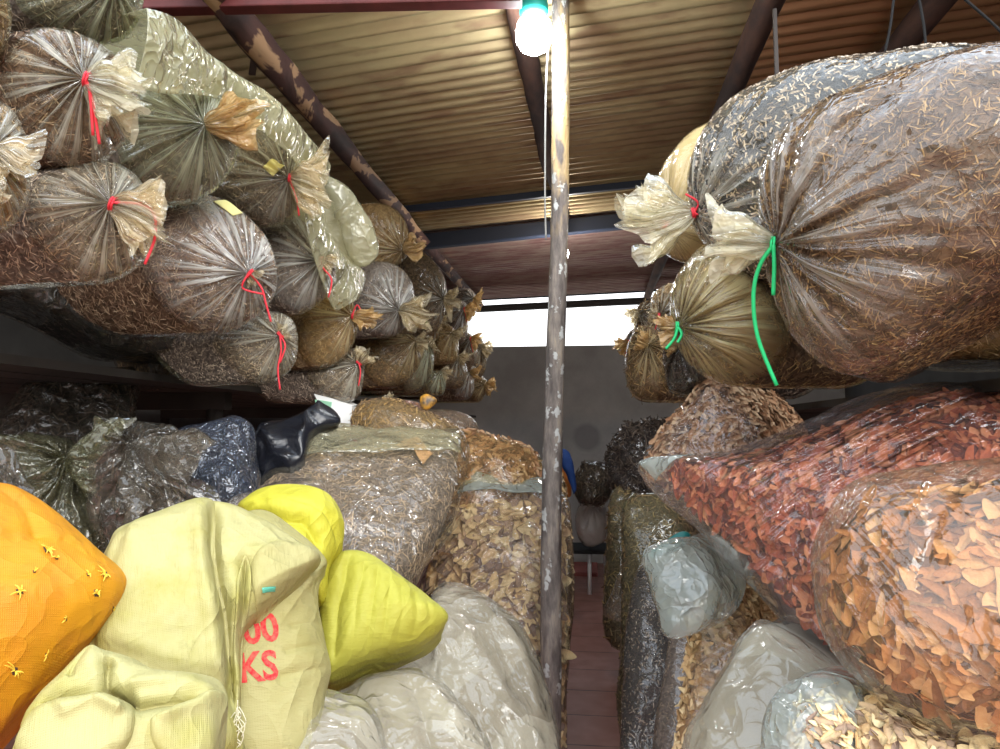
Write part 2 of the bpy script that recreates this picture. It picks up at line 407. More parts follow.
def flap_mesh(b, kw, outline, lift, NT=120, NR=22, corner=False):
    """a raised layer of the same cloth hugging the body, closed underneath"""
    o = spline(outline, True, 8); c = o.mean(0); t = np.linspace(0, 1, NR)[:, None, None]**.8
    i = np.linspace(0, len(o), NT, endpoint=False); o = np.stack([np.interp(i, np.arange(len(o)+1), np.append(o[:, k], o[0, k])) for k in (0, 1)], -1)
    q = c+t*(o-c)[None]; B0 = b.front(q, **kw); h = lift*np.maximum(1-t**7, 0)**.5
    top = B0+(h+.0005)*b.n+b.n*.0035*sines(B0, 45, 3)[..., None]*(1-t**6); bot = B0[-1:]-b.n*.004
    V = np.concatenate([top, bot]); f = grid_faces(NR+1, NT)
    if sum(np.cross(top[NR//2, (j+1) % NT]-top[NR//2, j], top[NR//2+1, j]-top[NR//2, j]) @ b.n for j in range(0, NT, 7)) < 0: f = f[:, ::-1]
    ux = np.cross([0, 0, 1.], b.n); ux /= np.linalg.norm(ux); uy = np.cross(b.n, ux); A = V.reshape(-1, 3); ax = A-b.P0
    return A, f, dict(plan=np.stack([ax @ uy, ax @ ux, ax @ b.n], -1))
def tuft(p0, d, ln, wid, seed, nt=90, nr=18, flat=.55, pre=.012):
    """gathered film fanning out from a tie"""
    r = np.random.default_rng(seed); d = np.array(d, float); d /= np.linalg.norm(d)
    v = CAM-p0; v = v-(v @ d)*d; v /= np.linalg.norm(v); u = np.cross(d, v)
    th = np.linspace(0, 2*np.pi, nt, endpoint=False); x = np.linspace(0, 1, nr)
    R0 = pre+(wid-pre)*np.clip(x, 0, 1)**.62
    ph = r.random(8)*7
    fold = sum(np.sin(f*th+ph[i])[None]*a for i, (f, a) in enumerate([(7, .28), (11, .3), (17, .22), (3, .25)]))
    rad = R0[:, None]*(.82+fold*(.25+.75*x[:, None])+.12*np.sin(x[:, None]*9+3*np.sin(2*th+ph[5])[None]))
    lenv = ln*(1+.22*np.sin(3*th+ph[4])+.14*np.sin(8*th+ph[6])+.1*np.sin(15*th+ph[7]))
    ax = x[:, None]*lenv[None]*(1-.15*np.cos(th*2)[None]*x[:, None])
    V = p0+ax[..., None]*d+(rad*np.cos(th))[..., None]*u+(rad*np.sin(th)*flat)[..., None]*v
    V = V+(np.stack([sines(V, 26, seed+i, 3) for i in range(3)], -1)*.16*wid*x[:, None, None])
    pl = np.stack([np.repeat(np.cos(th)[None], nr, 0), np.repeat(np.sin(th)[None], nr, 0), ax*.5], -1)
    return V.reshape(-1, 3), [grid_faces(nr, nt)], dict(pleat=pl.reshape(-1, 3), plan=pl.reshape(-1, 3))
# ================================================================ materials
CM = {}
def cont(key, inner, flakes, **k):
    CM[key] = (contents_mat(key+'_mass', inner, **k), contents_mat(key+'_flakes', flakes, isl=True))
cont('brown', [(.05, .03, .02), (.13, .08, .05), (.26, .17, .11)], [(.07, .04, .025), (.2, .12, .075), (.34, .22, .14), (.55, .42, .28)], scale=90)
cont('tan', [(.12, .07, .03), (.25, .16, .08), (.4, .27, .15)], [(.16, .09, .04), (.33, .21, .11), (.5, .36, .2), (.68, .52, .32)], scale=90)
cont('grey', [(.07, .055, .045), (.16, .125, .1), (.3, .24, .19)], [(.1, .08, .065), (.23, .18, .14), (.42, .33, .25), (.66, .54, .4)], scale=110)
cont('seed', [(.012, .012, .013), (.04, .04, .045), (.1, .1, .1)], [(.25, .19, .13), (.5, .4, .3), (.75, .65, .52)], scale=150)
cont('husk', [(.05, .033, .02), (.13, .085, .05), (.26, .17, .1)], [(.07, .045, .027), (.16, .1, .06), (.27, .175, .1), (.5, .33, .14)], scale=80)
cont('red', [(.07, .02, .012), (.16, .05, .03), (.3, .1, .06)], [(.1, .028, .02), (.28, .065, .035), (.5, .14, .06), (.62, .26, .13)], scale=45)
cont('orange', [(.08, .045, .02), (.22, .11, .05), (.34, .17, .08)], [(.12, .05, .02), (.33, .13, .045), (.52, .21, .07), (.62, .34, .15)], scale=30)
cont('yellow', [(.12, .08, .05), (.24, .16, .1), (.36, .25, .15)], [(.25, .17, .13), (.45, .31, .2), (.72, .5, .24), (.85, .68, .38)], scale=45)
cont('rust', [(.08, .045, .025), (.2, .1, .055), (.3, .17, .09)], [(.18, .09, .045), (.34, .17, .085), (.5, .29, .16), (.6, .42, .26)], scale=45)
cont('bark', [(.1, .06, .03), (.28, .16, .07), (.45, .28, .13)], [(.25, .14, .06), (.5, .3, .13), (.66, .44, .22), (.78, .58, .32)], scale=45)
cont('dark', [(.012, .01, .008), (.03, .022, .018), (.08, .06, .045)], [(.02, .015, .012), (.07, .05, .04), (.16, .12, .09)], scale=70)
cont('twig', [(.07, .055, .05), (.16, .13, .115), (.27, .22, .19)], [(.11, .085, .075), (.24, .19, .16), (.38, .3, .24), (.6, .45, .3)], scale=90)
cont('pale', [(.2, .16, .11), (.34, .29, .22), (.52, .48, .4)], [(.5, .45, .35), (.6, .55, .45)], scale=6, bump=.1)
cont('cream', [(.6, .52, .36), (.68, .6, .42), (.72, .66, .5)], [(.7, .6, .4), (.8, .7, .5)], scale=9, bump=.1)
FL = dict(
    clear=film('clear_film', streak=1., milk=.06, crump=.55, bump=1.1),
    white=film('whitish_film', tint=(1, .98, .95), milkcol=(.85, .84, .78), milk=.09, streak=1.1, crump=.5, bump=1.1, reach=.28),
    green=film('greenish_film', tint=(.95, .98, .85), milkcol=(.66, .68, .48), milk=.16, streak=1., crump=.45, bump=1.1, reach=.3),
    amber=film('amber_film', tint=(1, .93, .76), milkcol=(.8, .66, .38), milk=.12, streak=.9, crump=.45, bump=1., reach=.27),
    tuft=film('gathered_film', tint=(1, .93, .78), milkcol=(.85, .74, .5), milk=.26, streak=.4, crump=.7, cs=22, reach=.3, bump=.7),
    tuftw=film('gathered_pale_film', tint=(1, .97, .85), milkcol=(.9, .84, .62), milk=.28, streak=.4, crump=.7, cs=18, reach=.3, bump=.7),
    tufta=film('gathered_amber_film', tint=(1, .85, .6), milkcol=(.8, .55, .24), milk=.5, streak=.4, crump=.7, cs=18, reach=.3, bump=.7),
    milky=film('milky_film', tint=(.95, .95, .9), milkcol=(.78, .73, .62), milk=.22, streak=0, bump=0, crump=.3, cs=6, rough=.15, lines=.6, lf=.6, ang=1.2, cre=1.5),
    milkyb=film('bluish_milky_film', tint=(.93, .97, .96), milkcol=(.68, .74, .68), milk=.36, streak=0, bump=0, crump=.3, cs=7, rough=.14, lines=.6, lf=.6, ang=.7, cre=1.6),
    haze=film('haze_film', tint=(1, .95, .9), milkcol=(.62, .56, .48), milk=.2, streak=0, bump=0, crump=.22, cs=8, rough=.12, lines=.8, ang=.25, cre=1.),
    shiny=film('shiny_film', tint=(1, .97, .95), milkcol=(.72, .72, .75), milk=.07, streak=0, bump=0, crump=.35, cs=10, rough=.09, lines=3., ang=-.6, lf=.8, cre=.8),
    drape=film('yellowed_sheet_film', tint=(.97, .95, .8), milkcol=(.76, .74, .52), milk=.38, streak=0, bump=0, crump=.4, cs=7, rough=.16, lines=.5, lf=.6, cre=1.8),
    big=film('big_clear_film', tint=(1, .97, .92), milkcol=(.66, .6, .5), milk=.06, streak=.8, reach=.3, crump=.4, cs=7, bump=1.1, cre=.9),
    gold=film('golden_film', tint=(1, .93, .7), milkcol=(.72, .6, .3), milk=.32, streak=1.1, reach=.3, crump=.3, bump=1.2, freq=9.),
    thin=film('thin_warm_film', tint=(1, .97, .9), milkcol=(.6, .55, .42), milk=.1, streak=0, bump=0, crump=.22, cs=8, rough=.11, lines=.9, ang=.9, cre=1.),
    band=film('bunched_yellowish_film', tint=(.98, .96, .86), milkcol=(.72, .69, .5), milk=.24, streak=0, bump=0, crump=.5, cs=8, rough=.13, lines=.6, cre=1.4),
    carrier=film('carrier_film', milkcol=(.9, .88, .86), milk=.8, streak=0, bump=0, crump=.5),
    smoke=film('shade_darkened_film', tint=(.8, .76, .7), milkcol=(.3, .27, .22), milk=.2, streak=0, bump=0, cre=2.2, crump=.25, cs=6, rough=.14),  # clear film with its colour darkened to stand for shade by the racks
    smokeg=film('shade_darkened_green_film', tint=(.75, .74, .6), milkcol=(.28, .27, .16), milk=.3, streak=0, bump=0, cre=2.2, crump=.25, cs=6, rough=.14),  # greenish film, shade under the rack put into its colour
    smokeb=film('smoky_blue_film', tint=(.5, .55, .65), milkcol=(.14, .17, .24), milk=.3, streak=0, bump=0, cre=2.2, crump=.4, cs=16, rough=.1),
)
blackm = plain('black_plastic', (.012, .013, .018), rough=.18, bump=.6, nscale=16)
RED = plain('red_string', (.75, .03, .05), rough=.5); GREEN = plain('green_string', (.02, .62, .2), rough=.45)
LEMON = plain('pale_yellow_paper', (.86, .78, .32), rough=.7)
WV = dict(
    pale=weave_mat('pale_yellow_weave', (.5, .455, .2), (.42, .375, .1), trans=.1),
    print_=weave_mat('faded_yellow_weave', (.47, .42, .18), (.42, .37, .135), trans=.1),
    bright=weave_mat('bright_yellow_weave', (.62, .57, .06), (.55, .5, .035), trans=.1, stain=.15),
    lime=weave_mat('lime_yellow_weave', (.49, .465, .07), (.43, .395, .045), trans=.1, stain=.2),
    orange=weave_mat('orange_weave', (.7, .31, .012), (.66, .25, .016), trans=.12, stain=.2),
)
REGISTRY = {}
def bag(name, label, out, Y, B=.1, flm='clear', ct='brown', cat='bag', group=None, knot=None, L=.35, back=None, n=None, up=.12,
        pleat=.009, npl=22, wr=.003, wf=16, tuft_=None, tm='tuft', tie=None, flakes=1200, fk='stick', fl=.022, fw=.0022,
        seed=1, cout=None, feats=(), gap=.008, center=None, res=(140, 34), peak=.012, tilt=.3, sharp=.5, opaque=None, corner=False, cB=None):
    b = Body(out, Y, B=B, n=n, up=up, c=center if center is not None else knot, sharp=sharp, corner=corner)
    kw = dict(knot=knot, pleat=pleat, npl=npl, wr=wr, wf=wf, seed=seed, peak=peak if knot is not None else 0, feats=feats)
    V, f, at, (nr, nt) = b.build(NT=res[0], NR=res[1], back=back, L=L, **kw)
    if knot is None: at['pleat'][:, 2] += 9.
    org = V.mean(0); org[2] = max(V[:, 2].min(), .0)
    e = empty(name, org, label, cat, group)
    if V[:, 2].min() < .004: V[:, 2] = np.maximum(V[:, 2], .004)
    link('plastic_film' if opaque is None else 'woven_cloth', mesh(name+'_film', V-org, f, opaque or FL[flm], attrs=at), e)
    if ct:
        b2 = b if cout is None else Body(cout, Y, B=(cB or B*.92), n=b.n, c=None, sharp=sharp)
        if cout is not None: b2.P0 = b.P0
        kw2 = dict(kw); kw2.update(peak=0, pleat=pleat*.35)
        ctr = None if cout is None else b2.cc
        V2, f2, at2, (nr2, nt2) = b2.build(NT=90, NR=26, back=back, L=L*.97, shrink=gap, ctr=ctr, **kw2)
        V2[:, 2] = np.maximum(V2[:, 2], .006)
        m1, m2 = CM[ct]; vs = [V2]; fs = list(f2); mi = [0]*sum(len(x) for x in f2); smf = [1]*len(mi)
        if flakes:
            W, wf_ = scatter(V2, nr2, nt2, flakes, fk, fl, fw, seed+3, tilt=tilt, lift=.008 if fk == 'slice' else 0)
            fs.append(wf_+len(V2)); vs.append(W); mi += [1]*len(wf_); smf += [0 if fk != 'slice' else 1]*len(wf_)
        o = link('dried_herb_contents', mesh(name+'_contents', np.concatenate(vs)-org, fs, [m1, m2], midx=mi, smooth=smf), e)
        o['kind'] = 'stuff'
    kp = None
    if knot is not None:
        kp = b.front(np.array([knot], float), **kw)[0]
        if tuft_:
            tx, ty, tw = tuft_; sc = Y/F
            tgt = b.plane(np.array([[tx, ty]], float))[0]+b.n*(B*.6)
            base = b.plane(np.array([knot], float))[0]+b.n*(B*.6)
            d = tgt-base; ln = np.linalg.norm(d); d = d/ln+b.n*.25
            Vt, ft, att = tuft(kp, d, ln, tw*sc, seed+7)
            link('gathered_neck', mesh(name+'_neck', Vt-org, ft, FL[tm], attrs=att), e)
        if tie:
            tmat, ends = tie; dirn = b.n if not tuft_ else (d/np.linalg.norm(d))
            u = np.cross(dirn, [0.1, .2, 1.]); u /= np.linalg.norm(u); v = np.cross(dirn, u); R = .0135; tr = .0026
            mb = MB()
            for kk in range(2):
                a = np.linspace(0, 2*np.pi, 14); mb.tube(kp+dirn*(.002+.005*kk)+R*(np.cos(a)[:, None]*u+np.sin(a)[:, None]*v), tr, n=6, k=2)
            for ex in ends:
                pts = [kp+b.n*.012]
                for (x, y) in ex: pts.append(b.plane(np.array([[x, y]], float))[0]+b.n*((kp-b.P0) @ b.n+.012))
                mb.tube(pts, tr*(1.15 if tmat is RED else 1.6), n=6)
            mb.build('tie_string', tmat, e)
    REGISTRY[label] = (b, kw, e)
    return b, kw, e
def patch(b, kw, e, quad, name, mat, lift=.004, nu=10, nv=10, thick=.001, label=None):
    q = np.array(quad, float); u = np.linspace(0, 1, nu)[None, :, None]; v = np.linspace(0, 1, nv)[:, None, None]
    g = (q[0]*(1-u)+q[1]*u)*(1-v)+(q[3]*(1-u)+q[2]*u)*v
    V = b.front(g, **kw)+b.n*lift; V = V.reshape(-1, 3); V2 = V-b.n*thick
    f = grid_faces(nv, nu, False); k = len(V)
    rim = [i for i in range(nu)]+[(j+1)*nu-1 for j in range(1, nv)]+[(nv-1)*nu+i for i in range(nu-2, -1, -1)]+[j*nu for j in range(nv-2, 0, -1)]
    r2 = rim[1:]+rim[:1]; side = np.array([[a, c, c+k, a+k] for a, c in zip(rim, r2)])
    o = link(name, mesh(name, np.concatenate([V, V2])-np.array(e.location), [f[:, ::-1], f+k, side], mat), e)
    if label: o['label'] = label
    return o
def flap(bb, outline, lift, mat, name='folded_cloth_flap'):
    b, kw, e = bb; V, f, at = flap_mesh(b, kw, outline, lift)
    link(name, mesh(name, V-np.array(e.location), [f], mat, attrs=at), e)
RD = lambda *ends: (RED, [list(x) for x in ends])
GR = lambda *ends: (GREEN, [list(x) for x in ends])
XL = -1.0
BK = (-1, .12, 0)
gL = 'tied bags stacked on the left rack'
# ================================================================ left rack bags
S = dict(back=BK, group=gL, ct='brown')
def LB(label, out, knot, **k):
    kk = dict(S); X = k.pop('X', XL); kk.update(k); Yk = k.pop('Yk', None) or YX(knot[0], X)
    kk.pop('Yk', None)
    return bag('plastic_bag', label, out, float(Yk), knot=knot, **kk)
LB('grey-green film bag cut off by the top picture edge, uppermost on the left rack', [(8, -5), (30, 22), (60, 38), (95, 45), (125, 38), (142, 12), (144, -40), (110, -75), (50, -80), (8, -50)],
   (112, -12), ct='grey', flm='green', pleat=.008, L=.5, B=.1, seed=2, Yk=1.42)
LB('brown herb bag with short red tie and wide clear tuft at the far left', [(2, 60), (20, 34), (52, 28), (92, 40), (124, 62), (138, 92), (136, 128), (112, 156), (80, 171), (42, 160), (14, 128), (-2, 92)],
   (84, 86), flm='clear', tuft_=(128, 104, 44), tm='tuftw', tie=RD([(90, 105), (93, 122), (97, 148)], [(88, 100), (91, 140)]), seed=3, L=.7, B=.1, flakes=2600, fl=.02)
LB('tan bag edge with crumpled tuft at the left border below the brown bag', [(-70, 110), (-30, 95), (5, 104), (24, 130), (30, 165), (26, 205), (5, 232), (-40, 238), (-75, 200)],
   (-10, 160), ct='tan', flm='clear', tuft_=(20, 180, 35), seed=4, Yk=1.12, L=.4)
LB('amber corner of a bag at the top left border above the brown herb bag', [(-60, -40), (-10, -45), (6, -10), (12, 30), (-5, 60), (-60, 60)],
   (-30, 5), ct='tan', flm='amber', seed=5, Yk=1.18, L=.35, flakes=500)
LB('pleated greenish bag with an amber untied tuft, beside the wide clear tuft', [(136, 92), (172, 84), (212, 90), (236, 110), (238, 150), (218, 188), (182, 204), (148, 196), (120, 166), (120, 125)],
   (204, 131), ct='grey', flm='green', tuft_=(243, 126, 22), tm='tufta', pleat=.008, seed=6, L=.8, B=.12, flakes=1200)
b = LB('grey bag with small yellow paper slip by its knot, under the yellowed plastic sheet', [(226, 118), (252, 112), (280, 136), (300, 160), (306, 195), (290, 220), (262, 227), (230, 212), (205, 190), (212, 150)],
   (287, 182), ct='grey', flm='clear', tuft_=(318, 190, 30), tm='tuft', tie=RD([(294, 200), (297, 218)]), seed=7, L=.8, B=.12)
patch(*b, [(262, 172), (271, 163), (283, 170), (272, 181)], 'paper_slip', LEMON, label='small yellow paper slip')
LB('brown bag with cream tuft and long red string, below the bag with wide clear tuft', [(24, 206), (36, 180), (64, 168), (100, 160), (134, 172), (152, 200), (154, 240), (138, 268), (104, 284), (72, 280), (44, 258), (26, 238)],
   (109, 210), flm='clear', tuft_=(150, 226, 34), tm='tuft', tie=RD([(145, 215), (151, 240), (141, 268)]), seed=8, L=.6, B=.1, flakes=2600, fl=.018, ct='grey')
b = LB('largest brown shredded herb bag with yellow label on top and white pleats at its knot', [(158, 206), (192, 195), (226, 202), (255, 224), (273, 250), (277, 282), (268, 306), (248, 324), (215, 334), (185, 327), (155, 302), (138, 272), (138, 236)],
   (246, 278), ct='brown', flm='white', tie=RD([(258, 292), (262, 306), (267, 324)], [(240, 292), (260, 298)]), pleat=.006, seed=9, L=.42, B=.14, flakes=4200, fl=.026, tuft_=(254, 284, 9))
patch(*b, [(213, 207), (228, 203), (243, 216), (232, 222)], 'yellow_label', LEMON, label='pale yellow paper label')
LB('whitish pleated bag with small red tie, right of the largest brown bag', [(272, 222), (300, 214), (325, 228), (337, 252), (334, 286), (312, 309), (290, 316), (268, 300), (260, 262)],
   (319, 263), flm='white', tie=RD([(322, 272), (330, 283), (327, 300)]), tuft_=(330, 268, 10), seed=10, L=.8, B=.12, pleat=.008, ct='grey')
LB('small speckled grey bag with red string dangling below it, lowest on the near rack', [(212, 338), (238, 322), (272, 312), (294, 322), (299, 342), (294, 364), (279, 380), (255, 385), (231, 371), (213, 350)],
   (279, 340), flm='clear', ct='grey', tie=RD([(280, 355), (277, 372), (279, 392)], [(284, 350), (279, 366)]), seed=11, L=.3, B=.1, pleat=.003, flakes=2600, fl=.01, fw=.003, X=-1.02, Yk=2.3, tuft_=(286, 334, 9))
LB('tan orange bag with amber tuft and red tie, under the hanging plastic sheet', [(296, 330), (305, 306), (330, 290), (350, 296), (358, 322), (352, 348), (335, 366), (312, 369), (296, 352)],
   (351, 318), ct='tan', flm='amber', tuft_=(371, 322, 12), tm='tufta', tie=RD([(356, 308), (360, 314)]), seed=12, L=.7, B=.1)
LB('dark grey bag with stringy neck hanging under the tan orange bag', [(306, 372), (330, 364), (352, 350), (364, 352), (364, 376), (358, 398), (340, 404), (318, 395)],
   (358, 366), ct='grey', flm='clear', tie=RD([(360, 374), (358, 388)]), seed=13, L=.35, B=.08, tuft_=(366, 356, 10))
LB('caramel brown bag with brown twisted neck, topmost at the middle of the left rack', [(352, 212), (366, 203), (390, 206), (406, 222), (409, 246), (402, 262), (380, 268), (360, 254)],
   (402, 251), ct='tan', flm='amber', tuft_=(417, 246, 12), tm='tufta', seed=14, L=.8, B=.09, X=-1.04)
LB('silvery pleated bag with crumpled beige tuft, below the caramel brown bag', [(356, 280), (376, 262), (398, 266), (412, 284), (414, 312), (398, 334), (378, 338), (360, 326), (354, 300)],
   (398, 312), ct='grey', flm='white', tuft_=(422, 318, 17), tm='tuft', pleat=.009, seed=15, L=.8, B=.12, X=-1.02)
LB('dark brown bag with shiny side and cream tuft, right of the caramel brown bag', [(402, 264), (420, 253), (438, 266), (447, 290), (442, 322), (428, 338), (414, 332), (404, 300)],
   (443, 300), ct='husk', flm='clear', tuft_=(456, 302, 14), tm='tuft', seed=16, L=.8, B=.11)
LB('dark pleated brown bag under the silvery pleated bag', [(362, 348), (380, 338), (404, 334), (420, 342), (420, 364), (404, 384), (382, 388), (364, 374)],
   (415, 342), ct='husk', flm='amber', tuft_=(426, 344, 10), seed=17, L=.8, B=.1, pleat=.008)
LB('olive pleated bag right of the dark pleated brown bag', [(400, 372), (412, 350), (428, 340), (434, 356), (430, 380), (414, 392), (402, 390)],
   (429, 348), ct='husk', flm='green', seed=18, L=.7, B=.1, pleat=.009, tuft_=(434, 344, 8))
FAR = [((447, 345), 14, 22, (452, 335), 'amber', 'tan', 'amber tufted bag behind the dark shiny bag on the left rack', 12),
       ((458, 322), 12, 22, (464, 310), 'white', 'brown', 'white-necked bag with pink string near the far end of the left rack', 10),
       ((449, 372), 18, 20, (458, 358), 'clear', 'husk', 'brown bag bulging low near the far end of the left rack', 10),
       ((467, 352), 10, 20, (470, 340), 'clear', 'brown', 'small brown bag with cream neck beside the far opening', 9),
       ((477, 358), 9, 22, (481, 348), 'clear', 'husk', 'last bag of the left rack before the concrete wall', 8),
       ((462, 384), 13, 16, (470, 372), 'white', 'brown', 'pinkish film bag at the bottom far end of the left rack', 8),
       ((434, 384), 13, 14, (440, 372), 'green', 'husk', 'small olive bag wedged low in the left rack', 7),
       ((478, 390), 10, 14, (484, 386), 'amber', 'husk', 'frayed brown bag bottom corner at the far left rack', 8),
       ((430, 330), 10, 14, (436, 322), 'clear', 'tan', 'tan bag squeezed under the dark shiny bag', 9),
       ((468, 306), 9, 16, (473, 300), 'white', 'grey', 'grey bag with wire-like neck under the far left rafter', 8)]
for i, ((x, y), rx, ry, kn, fm, c_, lab, tw) in enumerate(FAR):
    r = np.random.default_rng(i+40); a = np.linspace(0, 2*np.pi, 9)[:-1]
    o_ = [(x+rx*math.cos(t)*(1+.12*r.normal()), y+ry*math.sin(t)*(1+.1*r.normal())) for t in a]
    LB(lab, o_, kn, ct=c_, flm=fm, seed=50+i, L=.6, B=.1, pleat=.012, flakes=500, fl=.03, fw=.004, tuft_=(kn[0]+8, kn[1]+3, tw), tm=('tuft', 'tufta')[i % 2], res=(90, 22), npl=16,
       tie=RD([(kn[0]+3, kn[1]+14)]) if i in (1, 3) else None, X=-1.0 if i != 8 else -1.1)
# empty long film end of a bag hanging over the stack
bag('plastic_bag', 'long hazy empty bag end bulging over the edge left of the caramel brown bag', [(322, 178), (344, 184), (362, 206), (376, 238), (376, 258), (358, 266), (345, 246), (336, 214)],
    2.95, B=.05, flm='drape', ct=None, L=.25, back=BK, group=gL, wr=.006, seed=60)
# bag bodies lying in the shade on the boards
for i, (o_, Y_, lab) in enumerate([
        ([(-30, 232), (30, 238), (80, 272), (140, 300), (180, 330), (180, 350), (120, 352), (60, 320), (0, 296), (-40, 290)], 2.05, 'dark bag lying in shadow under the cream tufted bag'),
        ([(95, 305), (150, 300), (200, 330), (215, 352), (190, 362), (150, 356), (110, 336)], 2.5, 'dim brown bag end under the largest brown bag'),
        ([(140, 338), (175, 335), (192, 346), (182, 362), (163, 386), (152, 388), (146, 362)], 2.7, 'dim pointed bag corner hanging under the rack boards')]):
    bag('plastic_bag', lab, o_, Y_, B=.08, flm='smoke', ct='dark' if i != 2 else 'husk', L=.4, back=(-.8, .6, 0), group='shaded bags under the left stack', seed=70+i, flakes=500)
# yellowed sheet draped over the upper edge of the stack
sheet_out = [(128, 22), (150, 14), (178, 22), (215, 58), (262, 96), (300, 138), (326, 166), (320, 184), (327, 232), (346, 262), (362, 274), (352, 300), (345, 318), (330, 300), (318, 262), (306, 230), (300, 190), (282, 150), (244, 112), (215, 92), (170, 86), (142, 96), (134, 70)]
def sheet(name, label, path_out, path_in, X, amp, seed, mat, nu=120, nv=16):
    a = spline(path_out, False, 8); c = spline(path_in, False, 8)
    rs = lambda p: np.stack([np.interp(np.linspace(0, 1, nu), np.linspace(0, 1, len(p)), p[:, k]) for k in (0, 1)], -1)
    a, c = rs(a), rs(c); v = np.linspace(0, 1, nv)[:, None, None]; q = a[None]*(1-v)+c[None]*v
    d = ray(q[..., 0], q[..., 1]); xx = X if np.isscalar(X) else np.interp(np.linspace(0, 1, nu), np.linspace(0, 1, len(X)), X)[None, :]
    t = xx/d[..., 0]; Pn = CAM+d*t[..., None]
    vv = v[..., 0]; bulge = np.sin(np.pi*np.clip(vv*.8+.25, 0, 1))
    nrm = np.array([.9, -.35, .25]); w = ridged(Pn, 11, seed)*amp+sines(Pn, 8, seed)*amp*.8
    Pn = Pn+(bulge*.03*np.ones((1, nu))+w)[..., None]*nrm
    # the far edge rolls back over the bags
    roll = [Pn+0]
    back = Pn[0][None]+np.linspace(0, 1, 8)[1:, None, None]*np.array([-.34, .1, .02])+ridged(Pn[0], 9, seed)[None, :, None]*np.array([0, 0, .015])*np.linspace(0, 1, 8)[1:, None, None]
    A = np.concatenate([back[::-1], Pn]); V = A.reshape(-1, 3); org = V.mean(0); org[2] = V[:, 2].min()
    pl = np.stack([V[:, 0], V[:, 1], V[:, 2]], -1)
    o = link(name, mesh(name, V-org, [grid_faces(len(A), nu, False)], mat, attrs=dict(pleat=pl)), None, org)
    md = o.modifiers.new('solid', 'SOLIDIFY'); md.thickness = .0015
    return tag(o, label, 'plastic sheet')
sheet('plastic_sheet', 'yellowed translucent plastic sheet draped along the top edge of the left stack',
      [(142, 12), (178, 22), (215, 58), (262, 96), (300, 138), (327, 166), (322, 186), (328, 232), (347, 262), (362, 275), (355, 300)],
      [(138, 84), (165, 92), (212, 92), (240, 110), (272, 140), (296, 165), (302, 190), (308, 225), (318, 262), (326, 288), (340, 310)], [-.97, -.95, -.95, -.95, -.95, -.96, -.97], .014, 5, FL['drape'])
# ================================================================ right rack bags
gR = 'tied bags stacked on the right rack'
S2 = dict(group=gR)
bag('plastic_bag', 'huge brown shredded herb bag closed with a bright green string', [(758, 205), (764, 165), (786, 128), (820, 102), (870, 78), (930, 58), (1000, 42), (1080, 36), (1160, 60), (1200, 160), (1160, 260), (1060, 290), (1000, 298), (940, 334), (890, 362), (850, 373), (818, 362), (790, 334), (774, 300), (764, 262)],
    1.32, B=.2, knot=(783, 243), ct='husk', flm='big', L=.5, back=(.55, .9, 0), tuft_=(732, 240, 40), tm='tuftw', tie=(GREEN, [[(770, 262), (764, 290), (768, 330), (786, 376)], [(784, 262), (783, 290)]]),
    pleat=.013, npl=20, wr=.006, wf=9, seed=101, flakes=12000, fl=.021, fw=.0022, center=(880, 215), up=0, res=(240, 60), peak=.0, gap=.012, sharp=.6, group=gR,
    feats=[('c', [(783, 243), (830, 150), (900, 95)], 7, .012), ('c', [(783, 243), (800, 330), (850, 368)], 6, .012), ('r', [(783, 243), (850, 200), (930, 180)], 10, .006)])
bag('plastic_bag', 'dark seed-filled clear bag with red tie behind the huge herb bag', [(689, 205), (690, 165), (708, 124), (748, 88), (800, 67), (870, 54), (945, 47), (1010, 60), (1020, 140), (940, 230), (850, 290), (760, 280), (705, 245)],
    1.85, B=.2, knot=(700, 213), ct='seed', flm='clear', L=.45, back=(.6, .9, 0), tuft_=(650, 226, 34), tm='tuftw', tie=RD([(704, 204), (692, 196)], [(698, 212), (704, 216)]), pleat=.01, npl=18, seed=102, flakes=5200, fl=.012, fw=.004, center=(830, 165), up=.1, res=(200, 46), peak=0, group=gR, wr=.004)
bag('plastic_bag', 'cream coloured bag with white tuft behind the seed-filled bag', [(654, 222), (656, 184), (672, 152), (698, 128), (740, 120), (760, 180), (740, 240), (690, 262), (662, 250)],
    2.35, B=.12, knot=(668, 228), ct='cream', flm='amber', L=.4, back=(.6, .8, 0), tuft_=(636, 205, 16), tm='tuftw', tie=RD([(655, 205), (648, 198)]), seed=103, flakes=0, center=(700, 190), pleat=.007, group=gR)
bag('plastic_bag', 'golden pleated bag tied with thin green string below the cream bag', [(671, 292), (686, 262), (712, 244), (742, 262), (768, 290), (787, 318), (792, 348), (776, 372), (738, 386), (702, 376), (682, 356), (672, 326)],
    2.05, B=.16, knot=(680, 331), ct='husk', flm='gold', L=.5, back=(.8, .5, 0), tuft_=(664, 330, 12), tm='tufta', tie=(GREEN, [[(677, 342), (669, 352)], [(684, 338), (680, 346)]]), seed=104, flakes=3200, center=(725, 320), pleat=.009, npl=26, group=gR, res=(180, 40))
bag('plastic_bag', 'amber underside of a bag showing below the huge herb bag at the right border', [(880, 352), (930, 330), (1000, 305), (1080, 310), (1080, 350), (1000, 360), (940, 361), (900, 358)],
    1.75, B=.1, ct='tan', flm='amber', L=.5, back=(.5, .8, 0), seed=105, flakes=800, group=gR)
